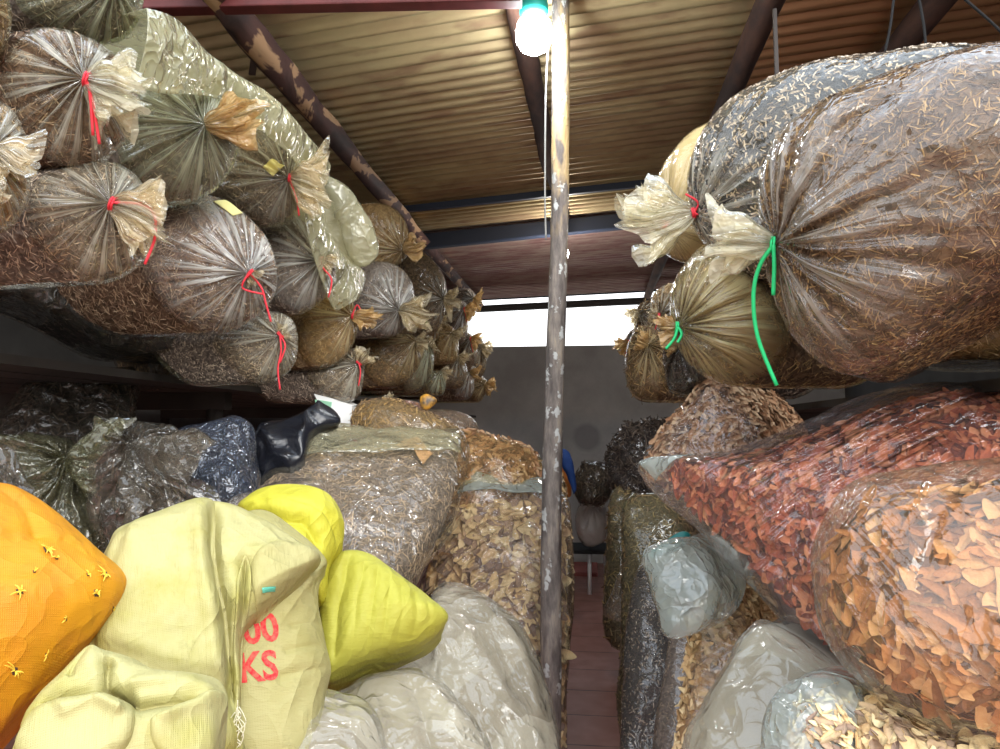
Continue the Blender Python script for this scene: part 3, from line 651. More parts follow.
FR = [([(628, 345), (640, 326), (655, 332), (668, 350), (673, 384), (658, 402), (634, 397), (625, 372)], 3.6, (648, 348), 'husk', 'amber', 'shaggy brown bag with frayed neck at the low left end of the right rack'),
      ([(652, 300), (664, 285), (684, 284), (690, 310), (688, 345), (668, 345), (655, 325)], 3.0, (660, 320), 'tan', 'clear', 'tan bag with papery tuft left of the golden pleated bag'),
      ([(664, 345), (690, 340), (712, 360), (715, 385), (690, 398), (668, 388)], 2.7, (678, 350), 'dark', 'smoke', 'shadowed bag under the golden pleated bag'),
      ([(634, 318), (642, 304), (658, 300), (664, 318), (652, 336), (638, 334)], 4.4, (640, 314), 'husk', 'clear', 'small dark bag with frayed neck against the far opening'),
      ([(623, 344), (632, 330), (648, 330), (652, 350), (640, 362), (628, 362)], 4.8, (630, 344), 'brown', 'white', 'farthest bag of the right rack with pinkish neck')]
for i, (o_, Y_, kn, c_, fm, lab) in enumerate(FR):
    bag('plastic_bag', lab, o_, Y_, B=.12, knot=kn, ct=c_, flm=fm, L=.5, back=(.9, .4, 0), tuft_=(kn[0]-10, kn[1]-4+3*i, 8), tm=('tufta', 'tuft')[i % 2], seed=110+i, flakes=900, fl=.05 if i in (0, 3) else .03, fw=.004, group=gR,
        center=None, pleat=.012, tie=RD([(kn[0]-4, kn[1]+12)]) if i in (1, 4) else None, tilt=.9 if i in (0, 3) else .35)
# ================================================================ left heap
gH = 'bags heaped on the left of the aisle'
def fl_y(Y): return 374.5+56+F*1.75/Y     # approximate floor row at a depth
# large twig bag
b = bag('plastic_bag', 'big bulky bag of grey brown twigs with an orange leaf under its film', [(228, 560), (240, 505), (262, 470), (290, 438), (314, 422), (321, 420), (342, 430), (400, 431), (455, 432), (464, 438), (468, 455), (463, 490), (448, 540), (420, 582), (400, 650), (400, 900), (240, 900), (228, 700)],
    2.15, B=.2, ct='twig', flm='thin', L=.35, back=(-.2, 1, 0), up=.5, wr=.006, wf=8, seed=201, flakes=9000, fl=.034, fw=.0028, center=(350, 560), res=(220, 60), group=gH,
    cout=[(232, 560), (244, 512), (266, 476), (296, 448), (340, 452), (400, 450), (446, 452), (458, 468), (452, 500), (440, 540), (414, 580), (394, 650), (394, 890), (246, 890), (234, 700)], cB=.185,
    feats=[('c', [(300, 560), (360, 566), (420, 560)], 6, .006), ('c', [(262, 470), (330, 448), (450, 448)], 5, .008), ('r', [(330, 545), (400, 560)], 4, .006), ('c', [(318, 421), (300, 470), (290, 520)], 8, .007)])
patch(*b, [(320, 422), (456, 433), (459, 468), (276, 476)], 'empty_film_top', FL['band'], lift=.003, nu=40, nv=12)
leafm = plain('orange_leaf_paper', (.62, .36, .16), rough=.7, noise=.4, nscale=30)
patch(*b, [(405, 452), (416, 448), (429, 472), (418, 488)], 'dried_leaf', leafm, lift=-.004, label='orange brown dried leaf')
patch(*b, [(394, 462), (404, 451), (414, 462), (402, 469)], 'dried_leaf', leafm, lift=-.004, label='orange brown dried leaf')
bag('plastic_bag', 'tall clear bag of yellow sliced root chips beside the wooden post', [(430, 560), (446, 520), (460, 480), (476, 462), (510, 478), (545, 480), (566, 500), (570, 560), (570, 640), (566, 720), (560, 850), (470, 850), (440, 700), (418, 610)],
    3.15, B=.2, ct='yellow', flm='shiny', L=.3, back=(-.4, 1, 0), up=.25, wr=.006, wf=9, seed=202, flakes=1500, fk='slice', fl=.09, fw=.045, center=(500, 610), res=(200, 50), group=gH,
    cout=[(432, 560), (448, 528), (464, 502), (500, 497), (545, 500), (562, 515), (566, 560), (566, 640), (562, 720), (556, 845), (474, 845), (444, 700), (422, 610)], cB=.185, gap=.022)
patch(*REGISTRY['tall clear bag of yellow sliced root chips beside the wooden post'], [(474, 466), (550, 482), (563, 502), (458, 500)], 'empty_film_top', FL['milkyb'], lift=.004, nu=40, nv=12)
bag('plastic_bag', 'low clear bag of reddish tan chips behind the yellow root chips bag', [(440, 445), (458, 432), (490, 436), (525, 448), (542, 462), (540, 500), (500, 540), (450, 540)],
    3.6, B=.16, ct='rust', flm='amber', L=.35, seed=203, gap=.025, flakes=1200, fk='slice', fl=.055, fw=.022, up=.5, group=gH)
bag('plastic_bag', 'hazy empty-topped bag between the reddish chips and the post', [(486, 480), (510, 466), (540, 460), (562, 470), (565, 520), (540, 560), (500, 540)],
    3.75, B=.1, ct='bark', flm='milky', L=.3, seed=204, flakes=300, fk='slice', fl=.04, fw=.02, up=.2, group=gH)
bag('plastic_bag', 'brown straw bag lying behind the big twig bag', [(352, 432), (354, 412), (368, 402), (395, 402), (420, 412), (450, 425), (462, 440), (440, 470), (380, 470)],
    2.9, B=.14, ct='husk', flm='amber', L=.35, seed=205, flakes=2200, fl=.05, fw=.003, up=.4, group=gH)
bag('plastic_bag', 'mauve shaded bag at the far end behind the brown straw bag', [(415, 420), (440, 410), (468, 416), (480, 432), (480, 470), (430, 470)],
    4.2, B=.14, ct='brown', flm='haze', L=.5, seed=206, flakes=700, up=.3, group=gH)
bag('plastic_bag', 'reddish bag with small cream knot under the left rack', [(388, 408), (395, 400), (418, 402), (424, 412), (420, 430), (395, 432)],
    3.6, B=.08, ct='red', flm='haze', L=.3, seed=207, flakes=200, knot=(390, 402), tuft_=(386, 396, 6), group=gH)
# tan film bag beyond the post
bag('plastic_bag', 'narrow standing bag of tan matter on the floor just beyond the post', [(548, 500), (560, 486), (569, 500), (574, 560), (573, 620), (567, 680), (562, 760), (520, 760), (520, 600)],
    3.95, B=.1, ct='tan', flm='haze', L=.4, back=(-1, .3, 0), seed=208, flakes=900, fl=.03, fw=.008, group=gH)
# milky empty looking bags at the front
def milkyb(label, out, Y, **k):
    kk = dict(B=.16, ct='pale', flm='milky', L=.3, up=.5, wr=.007, wf=8, flakes=0, res=(220, 64), gap=.02, group='hazy pale bags at the front of the left heap'); kk.update(k)
    return bag('plastic_bag', label, out, Y, **kk)
milkyb('large hazy pale bag sloping down to the aisle under the bright yellow sack', [(335, 690), (380, 665), (425, 640), (430, 600), (448, 584), (478, 590), (512, 618), (536, 655), (553, 705), (562, 760), (566, 900), (460, 980), (340, 900)],
    1.95, seed=221, feats=[('r', [(470, 600), (520, 660), (540, 740)], 8, .014), ('c', [(440, 610), (490, 640), (515, 720)], 9, .014), ('r', [(400, 665), (470, 660), (505, 720)], 8, .01), ('c', [(380, 680), (430, 672), (470, 690)], 6, .008)])
milkyb('rounded hazy bag at the bottom edge in the middle of the left heap', [(335, 720), (350, 690), (385, 674), (425, 676), (458, 700), (482, 735), (495, 790), (480, 900), (340, 900)],
    1.5, seed=222, B=.13, feats=[('r', [(365, 690), (380, 740), (375, 800)], 7, .01), ('c', [(400, 680), (420, 720), (430, 780)], 8, .012), ('r', [(425, 690), (460, 740)], 7, .01)])
milkyb('hazy crinkled bag at the bottom edge below the printed sack', [(222, 760), (240, 715), (268, 692), (300, 690), (345, 694), (372, 706), (385, 740), (390, 820), (370, 900), (230, 900)],
    1.28, seed=223, B=.11, feats=[('c', [(250, 730), (300, 712), (350, 712)], 8, .01), ('r', [(290, 700), (310, 760)], 8, .009), ('r', [(240, 745), (270, 705)], 7, .008)])
# ---- woven sacks
def sack(label, out, Y, mat, **k):
    kk = dict(B=.14, ct=None, L=.25, up=.25, wr=.005, wf=14, res=(260, 80), group=None, opaque=mat, pleat=0, cat='sack'); kk.update(k)
    return bag('woven_sack', label, out, Y, **kk)
b = sack('bulging orange woven sack with torn holes at the left border', [(-90, 520), (-40, 492), (0, 488), (30, 500), (62, 520), (98, 552), (122, 574), (127, 590), (112, 618), (82, 650), (40, 695), (0, 738), (-50, 790), (-160, 800), (-170, 620)],
    .98, WV['orange'], B=.15, seed=301, up=.3, feats=[('c', [(-5, 510), (20, 530), (35, 565)], 7, .006), ('r', [(0, 495), (40, 520), (55, 560)], 9, .006), ('c', [(127, 590), (60, 560), (0, 560)], 10, .004)], L=.3)
yp = plain('yellow_shreds', (.9, .6, .06), rough=.6); hole = plain('torn_hole', (.07, .035, .02), rough=.9)
for i, (x, y) in enumerate([(42, 575), (50, 583), (97, 592), (86, 612), (108, 618), (13, 622), (55, 641), (10, 690), (40, 672), (28, 598), (78, 596)]):
    r = np.random.default_rng(i); hs = 3.2 if i in (0, 2, 3, 5, 7) else 1.5
    patch(*b, [(x-hs, y-hs*.8), (x+hs*.7, y-hs), (x+hs, y+hs*.7), (x-hs*.6, y+hs)], 'torn_hole', hole, lift=.0012, nu=4, nv=4, thick=.0004)
    mb = MB(); bb, kw, e = b
    for j in range(9 if hs > 2 else 3):
        a = r.random()*6.3; l = (3+7*r.random()**2)*(1 if hs > 2 else .6); q = np.array([[x, y], [x+l*.5*math.cos(a)+1, y+l*.5*math.sin(a)], [x+l*math.cos(a), y+l*math.sin(a)+1]])
        pts = bb.front(q, **kw); pts = pts+bb.n*np.array([[.001], [.006], [.004+.006*r.random()]])
        mb.tube(pts, [.0007, .0012, .0004], n=5, k=3)
    mb.build('herb_shreds', yp, b[2])
# pale sack with folded top
b = sack('pale yellow woven sack printed in red, its top folded over', [(212, 560), (225, 525), (262, 512), (300, 535), (326, 562), (322, 575), (318, 600), (324, 640), (330, 668), (326, 692), (300, 800), (215, 800), (205, 660)],
    1.36, WV['print_'], B=.12, seed=302, wr=.002, up=.25, center=(262, 640), feats=[('c', [(300, 600), (326, 610)], 3, .003, 1.), ('c', [(290, 640), (327, 625)], 3, .004, 1.), ('c', [(285, 665), (328, 650)], 3, .004, 1.), ('c', [(280, 690), (328, 672)], 4, .005, 1.)])
PS = b
fold = sack('smooth cream woven sack folded over in front, leaning on the printed sack', [(84, 640), (95, 585), (108, 553), (116, 536), (135, 527), (165, 518), (195, 508), (215, 508), (240, 514), (270, 530), (300, 548), (320, 563), (306, 578), (280, 602), (258, 622), (242, 640), (240, 680), (240, 715), (236, 790), (120, 790), (84, 700)],
    1.21, WV['pale'], B=.11, sharp=.3, seed=303, wr=.002, L=.12, up=.3, center=(190, 640), feats=[
        ('c', [(212, 512), (211, 570), (220, 620), (229, 680), (230, 720)], 5, .03), ('r', [(196, 512), (200, 570), (210, 640), (216, 700)], 9, .012),
        ('c', [(242, 575), (240, 610), (238, 680)], 4, .018), ('r', [(232, 600), (230, 660)], 5, .010), ('c', [(128, 545), (118, 570), (105, 610)], 4, .010), ('r', [(140, 530), (128, 560)], 6, .008),
        ('r', [(245, 570), (285, 560), (315, 562)], 7, .008), ('c', [(225, 530), (265, 540), (300, 555)], 9, .007), ('s', [(90, 652), (135, 668), (175, 684), (222, 690)], 4, -.02, .6, 60)], )
flap(fold, [(100, 640), (103, 590), (116, 548), (150, 522), (196, 506), (212, 508), (214, 545), (215, 580), (224, 630), (230, 680), (231, 760), (130, 760), (100, 700)], .016, WV['pale'])
flap(fold, [(232, 610), (238, 580), (243, 574), (247, 596), (244, 640), (242, 690), (240, 740), (234, 740), (231, 660)], .012, WV['pale'])
flap(fold, [(247, 600), (250, 575), (275, 556), (312, 556), (318, 563), (306, 580), (280, 604), (256, 626)], .010, WV['print_'])
# red print on the sack
printm = plain('red_print', (.6, .008, .02), rough=.8, col2=(.62, .12, .08), nscale=140)
def text_on(bb, kw, e, body, px, py, hpx, ang, mat, name, clip=None, xs=.8, lift=.0015):
    cu = bpy.data.curves.new('t', 'FONT'); cu.body = body; cu.size = 1; cu.offset = .028; cu.resolution_u = 3
    to = bpy.data.objects.new('t', cu); C.objects.link(to); bpy.context.view_layer.update()
    me = bpy.data.meshes.new_from_object(to); bpy.data.objects.remove(to); bpy.data.curves.remove(cu)
    import bmesh
    bm = bmesh.new(); bm.from_mesh(me)
    ca, sa = math.cos(ang), math.sin(ang)
    for v in bm.verts:
        x, y = v.co.x*hpx/.7*xs, -v.co.y*hpx/.7
        v.co = (px+x*ca-y*sa, py+x*sa+y*ca, 0)
    if clip is not None:
        (x0, y0), (x1, y1) = clip; nn = Vector((-(y1-y0), x1-x0, 0)).normalized()
        bmesh.ops.bisect_plane(bm, geom=bm.verts[:]+bm.edges[:]+bm.faces[:], plane_co=(x0, y0, 0), plane_no=nn, clear_outer=True)
    bmesh.ops.triangulate(bm, faces=bm.faces[:]); bmesh.ops.subdivide_edges(bm, edges=bm.edges[:], cuts=1)
    V = np.array([[v.co.x, v.co.y] for v in bm.verts]); W = bb.front(V, **kw)+bb.n*lift-np.array(e.location)
    for v, w in zip(bm.verts, W): v.co = w
    bm.to_mesh(me); bm.free(); me.materials.clear(); me.materials.append(mat)
    o = link(name, me, e); return o
text_on(*PS, '500', 230, 663, 26, -.16, printm, 'red_printed_number', xs=.9)
text_on(*PS, 'KS', 242, 695, 26, -.1, printm, 'red_printed_letters', xs=.88)
gp = plain('green_print', (.12, .5, .36), rough=.6)
patch(fold[0], fold[1], fold[2], [(256, 609), (270, 605), (270, 608), (257, 613)], 'green_print', gp, lift=.018, nu=6, nv=3)
M3 = sack('crumpled grubby yellow woven sack end at the bottom left, below the cream sack', [(18, 735), (40, 700), (62, 676), (88, 648), (110, 655), (140, 668), (172, 682), (220, 690), (224, 720), (220, 760), (200, 820), (90, 840), (20, 800)],
    .93, WV['pale'], B=.09, sharp=.35, seed=304, wr=.010, wf=22, L=.15, up=.3, feats=[('c', [(30, 716), (80, 712), (118, 705), (135, 722)], 6, .022), ('r', [(60, 730), (100, 715), (128, 735)], 10, .016), ('c', [(118, 672), (112, 700), (140, 728), (200, 716)], 6, .022),
        ('r', [(130, 700), (175, 696), (215, 700)], 8, .014), ('r', [(150, 740), (200, 722), (222, 700)], 9, .012), ('c', [(88, 655), (75, 690)], 6, .010)])
flap(M3, [(22, 738), (40, 722), (75, 712), (110, 706), (134, 722), (132, 745), (110, 775), (40, 790)], .02, WV['pale'])
flap(M3, [(146, 742), (165, 732), (200, 712), (222, 700), (223, 722), (214, 760), (170, 780), (146, 765)], .016, WV['pale'])
M4 = sack('bright yellow rolled woven sack top above the printed sack', [(238, 512), (246, 500), (264, 490), (292, 487), (318, 492), (336, 506), (345, 526), (342, 550), (332, 568), (325, 600), (312, 596), (290, 575), (262, 545)],
    1.62, WV['bright'], B=.1, seed=305, wr=.005, wf=18, L=.25, up=.4, feats=[('c', [(252, 525), (275, 535), (300, 538), (320, 560)], 6, .018), ('r', [(262, 510), (300, 512), (330, 530)], 10, .008), ('c', [(240, 520), (270, 515)], 4, .006)])
flap(M4, [(243, 522), (256, 512), (290, 516), (322, 530), (336, 552), (326, 570), (305, 566), (280, 552), (258, 540)], .014, WV['bright'])
sack('pointed lime yellow woven sack lying towards the aisle', [(318, 640), (320, 590), (330, 560), (350, 552), (376, 560), (405, 580), (430, 602), (448, 618), (432, 636), (400, 652), (366, 664), (338, 676), (324, 676)],
    1.66, WV['lime'], B=.11, seed=306, wr=.004, wf=20, L=.25, up=.3, feats=[('c', [(352, 560), (342, 610), (336, 670)], 6, .012)]+[('c', [(365+12*i, 568+8*i), (358+14*i, 615+2*i), (352+14*i, 664-4*i)], 3, .0035) for i in range(6)])
# frayed threads by the sacks
fr_ = MB(); r = np.random.default_rng(5)
for i in range(12):
    x0, y0 = 232+r.random()*8, 700+r.random()*30
    fr_.tube([P(x0+dx, y0+dy, 1.12) for dx, dy in [(0, 0), (-6+12*r.random(), 8), (-8+16*r.random(), 18), (-12+18*r.random(), 30)]], .0008, n=4)
o = fr_.build('loose_threads', plain('thread', (.8, .76, .55), rough=.6), org=P(236, 740, 1.12)); tag(o, 'tuft of frayed cream threads at the edge of the cream sack', 'thread')
# ---- shaded bags under the left rack
gD = 'shaded bags under the left rack'
def dk(label, out, Y, fm='smoke', ct='dark', **k):
    kk = dict(B=.12, L=.4, up=.4, wr=.018, wf=9, flakes=700, fl=.03, fw=.006, res=(150, 40), group=gD, gap=.03); kk.update(k)
    return bag('plastic_bag', label, out, Y, flm=fm, ct=ct, **kk)
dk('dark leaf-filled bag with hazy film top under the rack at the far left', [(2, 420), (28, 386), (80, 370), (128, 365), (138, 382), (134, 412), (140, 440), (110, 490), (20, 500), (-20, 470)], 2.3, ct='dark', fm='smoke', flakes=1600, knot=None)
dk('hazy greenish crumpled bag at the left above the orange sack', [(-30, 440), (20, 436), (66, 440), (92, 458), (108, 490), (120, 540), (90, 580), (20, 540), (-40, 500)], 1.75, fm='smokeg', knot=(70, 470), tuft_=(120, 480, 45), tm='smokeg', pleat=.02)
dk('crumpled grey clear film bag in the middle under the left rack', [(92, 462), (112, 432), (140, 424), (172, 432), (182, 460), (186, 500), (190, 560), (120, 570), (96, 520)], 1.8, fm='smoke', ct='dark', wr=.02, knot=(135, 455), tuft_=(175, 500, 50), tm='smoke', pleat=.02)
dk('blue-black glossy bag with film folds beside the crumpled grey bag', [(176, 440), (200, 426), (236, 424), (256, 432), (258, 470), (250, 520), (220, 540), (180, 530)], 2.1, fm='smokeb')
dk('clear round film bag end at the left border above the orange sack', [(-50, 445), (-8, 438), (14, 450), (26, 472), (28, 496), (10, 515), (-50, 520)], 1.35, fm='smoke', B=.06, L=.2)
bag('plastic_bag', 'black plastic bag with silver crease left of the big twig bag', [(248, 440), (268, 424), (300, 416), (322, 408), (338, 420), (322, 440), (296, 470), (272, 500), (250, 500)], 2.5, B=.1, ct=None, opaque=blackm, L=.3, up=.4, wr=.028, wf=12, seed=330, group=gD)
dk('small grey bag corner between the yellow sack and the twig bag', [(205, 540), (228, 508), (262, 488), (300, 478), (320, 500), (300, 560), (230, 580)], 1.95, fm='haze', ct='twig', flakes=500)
# ================================================================ right heap
gQ = 'bags heaped on the right of the aisle'
bag('plastic_bag', 'long pointed bag of red bark chips under glossy film', [(636, 466), (680, 460), (730, 452), (780, 434), (820, 416), (850, 402), (900, 388), (960, 386), (1030, 392), (1090, 440), (1080, 560), (960, 640), (850, 672), (815, 655), (770, 610), (730, 566), (690, 526), (656, 494)],
    1.72, B=.16, ct='red', flm='shiny', L=.3, back=(.5, .9, -.1), up=.4, wr=.005, wf=9, seed=401, flakes=3000, fk='slice', fl=.042, fw=.021, center=(800, 510), res=(220, 56), group=gQ, gap=.018, sharp=.6, cout=[(662, 474), (700, 468), (740, 462), (790, 448), (830, 432), (870, 416), (920, 402), (970, 398), (1030, 404), (1080, 450), (1070, 556), (955, 630), (850, 660), (820, 644), (776, 600), (738, 558), (700, 522), (672, 495)], cB=.15,
    feats=[('r', [(650, 470), (720, 540), (800, 620), (840, 660)], 5, .008), ('c', [(660, 470), (740, 540), (820, 610)], 6, .006)])
patch(*REGISTRY['long pointed bag of red bark chips under glossy film'], [(637, 466), (700, 459), (690, 472), (662, 488)], 'empty_film_tip', FL['milkyb'], lift=.004, nu=20, nv=10)
bag('plastic_bag', 'large bulging bag of curved orange root slices at the right', [(812, 550), (824, 522), (842, 494), (868, 482), (920, 472), (1000, 462), (1100, 452), (1180, 520), (1180, 700), (1080, 760), (1000, 748), (950, 736), (905, 715), (858, 684), (828, 640), (814, 590)],
    1.12, B=.14, ct='orange', flm='thin', L=.35, back=(.4, .9, -.2), up=.35, wr=.004, wf=11, seed=402, flakes=950, fk='slice', fl=.06, fw=.022, center=(960, 600), res=(240, 60), group=gQ, gap=.02, sharp=.55, tilt=.14,
    cout=[(826, 560), (838, 535), (862, 512), (900, 500), (960, 494), (1020, 486), (1100, 478), (1170, 530), (1170, 700), (1080, 750), (1000, 736), (950, 722), (908, 700), (866, 670), (838, 630), (828, 590)], cB=.13,
    feats=[('r', [(842, 494), (860, 560), (850, 640)], 8, .006), ('c', [(980, 470), (950, 540), (930, 600)], 8, .006), ('r', [(960, 470), (925, 550)], 7, .006)])
bag('plastic_bag', 'dark brown bark bag with white film edge below the golden pleated bag', [(643, 462), (660, 430), (684, 404), (708, 379), (734, 390), (754, 412), (768, 440), (760, 480), (700, 500), (650, 490)],
    2.6, B=.13, ct='rust', flm='shiny', L=.4, back=(.7, .7, 0), up=.3, wr=.006, seed=403, gap=.018, flakes=1800, fk='slice', fl=.03, fw=.014, group=gQ)
bag('plastic_bag', 'tall bag of tan bark pieces standing below the red chips bag', [(690, 620), (698, 594), (718, 576), (742, 590), (758, 630), (770, 700), (770, 900), (660, 900), (676, 740)],
    1.95, B=.1, ct='bark', flm='haze', L=.3, back=(.6, .8, 0), seed=404, flakes=2200, fk='slice', fl=.04, fw=.016, group=gQ, gap=.018)
milkyR = dict(group=gQ, up=.5, wr=.007, wf=8, flakes=0, res=(180, 50), gap=.02)
bag('plastic_bag', 'small crumpled greenish clear bag poking out over the grey bags', [(641, 562), (660, 545), (690, 538), (715, 560), (722, 600), (700, 632), (668, 636), (656, 610)],
    1.95, B=.08, flm='milkyb', L=.2, back=(.6, .8, 0), seed=405, **{**milkyR, 'ct': None})
bag('plastic_bag', 'wide hazy pale bag spreading along the bottom right', [(682, 760), (700, 712), (722, 672), (742, 640), (765, 622), (800, 640), (840, 672), (868, 700), (880, 760), (880, 900), (680, 900)],
    1.45, B=.12, ct='pale', flm='milky', L=.3, back=(.5, .8, -.1), seed=406, **milkyR, feats=[('r', [(715, 720), (750, 650), (800, 650)], 8, .008)])
bag('plastic_bag', 'clear bag showing gold and brown shavings at the bottom edge', [(762, 760), (768, 712), (790, 684), (830, 678), (862, 690), (868, 740), (866, 850), (770, 850)],
    1.15, B=.07, ct='yellow', flm='milkyb', L=.2, back=(.5, .8, -.1), seed=407, group=gQ, flakes=900, fk='slice', fl=.03, fw=.007, cout=[(792, 760), (796, 715), (810, 700), (850, 704), (858, 740), (856, 840), (792, 840)], cB=.075, wr=.006, gap=.008)
bag('plastic_bag', 'bag of pale yellow round slices at the bottom right corner', [(848, 780), (852, 720), (872, 705), (900, 716), (950, 738), (1010, 752), (1010, 860), (860, 860)],
    1.1, B=.07, ct='yellow', flm='clear', L=.2, back=(.5, .8, -.1), seed=408, flakes=900, fk='slice', fl=.034, fw=.024, group=gQ)
# standing bags along the aisle
bag('plastic_bag', 'dark charcoal mesh-like bag standing on the floor along the aisle', [(618, 800), (620, 740), (624, 660), (630, 600), (638, 568), (652, 562), (668, 590), (680, 640), (680, 740), (676, 803), (640, 806)],
    3.2, B=.1, ct='seed', flm='haze', L=.35, back=(.9, .4, 0), seed=410, flakes=1500, fl=.012, fw=.003, group=gQ, wr=.006)
bag('plastic_bag', 'grey fine-grained bag standing right of the dark charcoal bag', [(645, 880), (652, 760), (662, 680), (672, 630), (690, 615), (712, 640), (720, 740), (720, 880)],
    2.5, B=.08, ct='twig', flm='haze', L=.35, back=(.9, .4, 0), seed=411, flakes=2600, fl=.014, fw=.002, group=gQ, wr=.005)
bag('plastic_bag', 'tall brown root-filled bag standing behind the charcoal bag', [(618, 730), (620, 640), (622, 560), (622, 510), (634, 494), (656, 494), (676, 510), (700, 560), (700, 700), (690, 740), (640, 742)],
    3.9, B=.12, ct='husk', flm='green', L=.4, back=(.9, .4, 0), seed=412, flakes=2600, fk='curl', fl=.04, fw=.005, group=gQ, wr=.006)
bag('plastic_bag', 'mossy green-brown bag standing farthest along the right of the aisle', [(606, 640), (604, 590), (607, 530), (612, 494), (624, 482), (642, 486), (650, 540), (650, 640), (630, 652)],
    5.6, B=.14, ct='husk', flm='green', L=.5, back=(.9, .4, 0), seed=413, flakes=900, fl=.06, fw=.01, group=gQ, wr=.01)
bag('plastic_bag', 'small empty clear bag skirt by the floor at the right of the aisle', [(603, 612), (612, 590), (620, 572), (630, 580), (632, 616), (618, 622)],
    4.8, B=.05, ct=None, flm='haze', L=.12, back=(.9, .4, 0), seed=414, group=gQ, wr=.008)
bag('plastic_bag', 'glinting dark straw bag at the far end above the standing bags', [(606, 470), (612, 440), (628, 424), (652, 420), (666, 440), (668, 480), (650, 510), (620, 512)],
    5.9, B=.2, ct='dark', flm='shiny', L=.5, back=(.9, .4, 0), seed=415, flakes=1500, fl=.09, fw=.008, fk='curl', group=gQ, wr=.015, tilt=.8)
bag('plastic_bag', 'small dim clear bag with wiry contents against the concrete wall', [(574, 486), (580, 468), (594, 462), (608, 470), (612, 492), (600, 506), (580, 502)],
    7.6, B=.12, ct='dark', flm='clear', L=.3, back=(0, 1, 0), seed=416, flakes=300, fl=.08, fw=.008, group=gQ, wr=.02)
bag('plastic_bag', 'white plastic carrier bag with brown contents on the far white table', [(577, 510), (584, 498), (594, 496), (604, 504), (608, 522), (605, 538), (596, 546), (584, 545), (576, 530)],
    8.0, B=.14, ct='cream', flm='carrier', L=.18, back=(0, 1, 0), seed=417, flakes=200, knot=(592, 500), tuft_=(589, 492, 5), tm='tuftw', up=0, wr=.01)
# teal cloth scrap
b = Body([(651, 552), (662, 542), (680, 533), (690, 536), (682, 548), (668, 552), (654, 558)], 2.2, B=.02)
V, f, at, _ = b.build(NT=60, NR=14, L=.02, wr=.006, wf=30, seed=4); org = V.mean(0)
tag(link('cloth_scrap', mesh('cloth_scrap', V-org, f, plain('teal_cloth', (.005, .16, .15), rough=.5), attrs=at), None, org), 'teal cloth scrap tucked above the small greenish clear bag', 'cloth')
# ================================================================ building
def setting(o): o['kind'] = 'structure'; return o
RZ = lambda x, y=6.: 3.57+np.interp(y, [2.8, 9.75], [.105, .03])*x
# floor
def tile_mat():
    m, nt, out = newmat('red_floor_tiles'); n = N(nt)
    tc = n('TexCoord').outputs['Object']
    br = n('TexBrick', {'Vector': n('VectorMath', {0: tc, 1: (11., .1, 0)}, operation='ADD').outputs[0], 'Color1': (.3, .12, .09, 1), 'Color2': (.35, .15, .115, 1), 'Mortar': (.04, .018, .014, 1), 'Scale': 1., 'Mortar Size': .006, 'Brick Width': 4., 'Row Height': .43}, offset=0.)
    nz = n('TexNoise', {'Vector': tc, 'Scale': 6., 'Detail': 6.}).outputs[0]
    c = n.mix(n.mapr(nz, .4, .7, 0, .5), br.outputs[0], (.5, .27, .22))
    bp = n('Bump', {'Strength': .5, 'Distance': .01, 'Height': n.math('ADD', n.math('MULTIPLY', br.outputs[1], -1.), n.math('MULTIPLY', nz, .15))}).outputs[0]
    b = n('BsdfPrincipled', {'Base Color': c, 'Roughness': .42, 'Normal': bp}).outputs[0]
    nt.links.new(b, out.inputs[0]); return m
mb = MB(); mb.box((-3.3, -4, -.1), (3.3, 10.1, 0)); setting(mb.build('floor', tile_mat(), smooth=False))
gm = plain('outdoor_ground', (.32, .3, .27), rough=.9, noise=.2)
def wall_mat():
    m, nt, out = newmat('bare_cement_wall'); n = N(nt)
    tc = n('TexCoord').outputs['Object']
    nz = n('TexNoise', {'Vector': tc, 'Scale': 1.6, 'Detail': 8., 'Roughness': .65}).outputs[0]
    c = n.mix(n.mapr(nz, .35, .65), (.34, .32, .29), (.46, .44, .4))
    lo = n.mapr(n.math('ADD', n('SeparateXYZ', {0: tc}).outputs[2], n.math('MULTIPLY', nz, .3)), 1.95, 2.15)   # coarser render band low down
    c = n.mix(lo, n.mix(n.mapr(nz, .4, .7), (.36, .36, .35), (.5, .5, .48)), c)
    d = n('VectorMath', {0: tc, 1: (-.02, 9.8, 1.66)}, operation='DISTANCE').outputs['Value']
    st = n.mapr(d, .15, .21, 1, 0)
    c = n.mix(n.math('MULTIPLY', st, .6), c, (.2, .2, .2))
    b = n('BsdfPrincipled', {'Base Color': c, 'Roughness': .9, 'Normal': n('Bump', {'Strength': .3, 'Distance': .02, 'Height': nz}).outputs[0]}).outputs[0]
    nt.links.new(b, out.inputs[0]); return m
wm = wall_mat(); wdk = plain('shade_darkened_wall', (.05, .045, .04), rough=.9, noise=.4, nscale=2)  # side walls coloured near black to stand for the shade behind the racks
mb = MB(); mb.box((-3.3, 9.8, 0), (3.3, 9.95, 2.9)); setting(mb.build('wall_back', wm, smooth=False))
mb = MB(); mb.box((-3.45, -1.5, 0), (-3.3, 9.95, 3.7)); setting(mb.build('wall_left', wdk, smooth=False))
mb = MB(); mb.box((3.3, -1.5, 0), (3.45, 9.95, 3.85)); setting(mb.build('wall_right', wdk, smooth=False))
mb = MB(); mb.box((-30, -40, -.12), (30, -4, -.05)); setting(mb.build('ground_outside', gm, smooth=False))
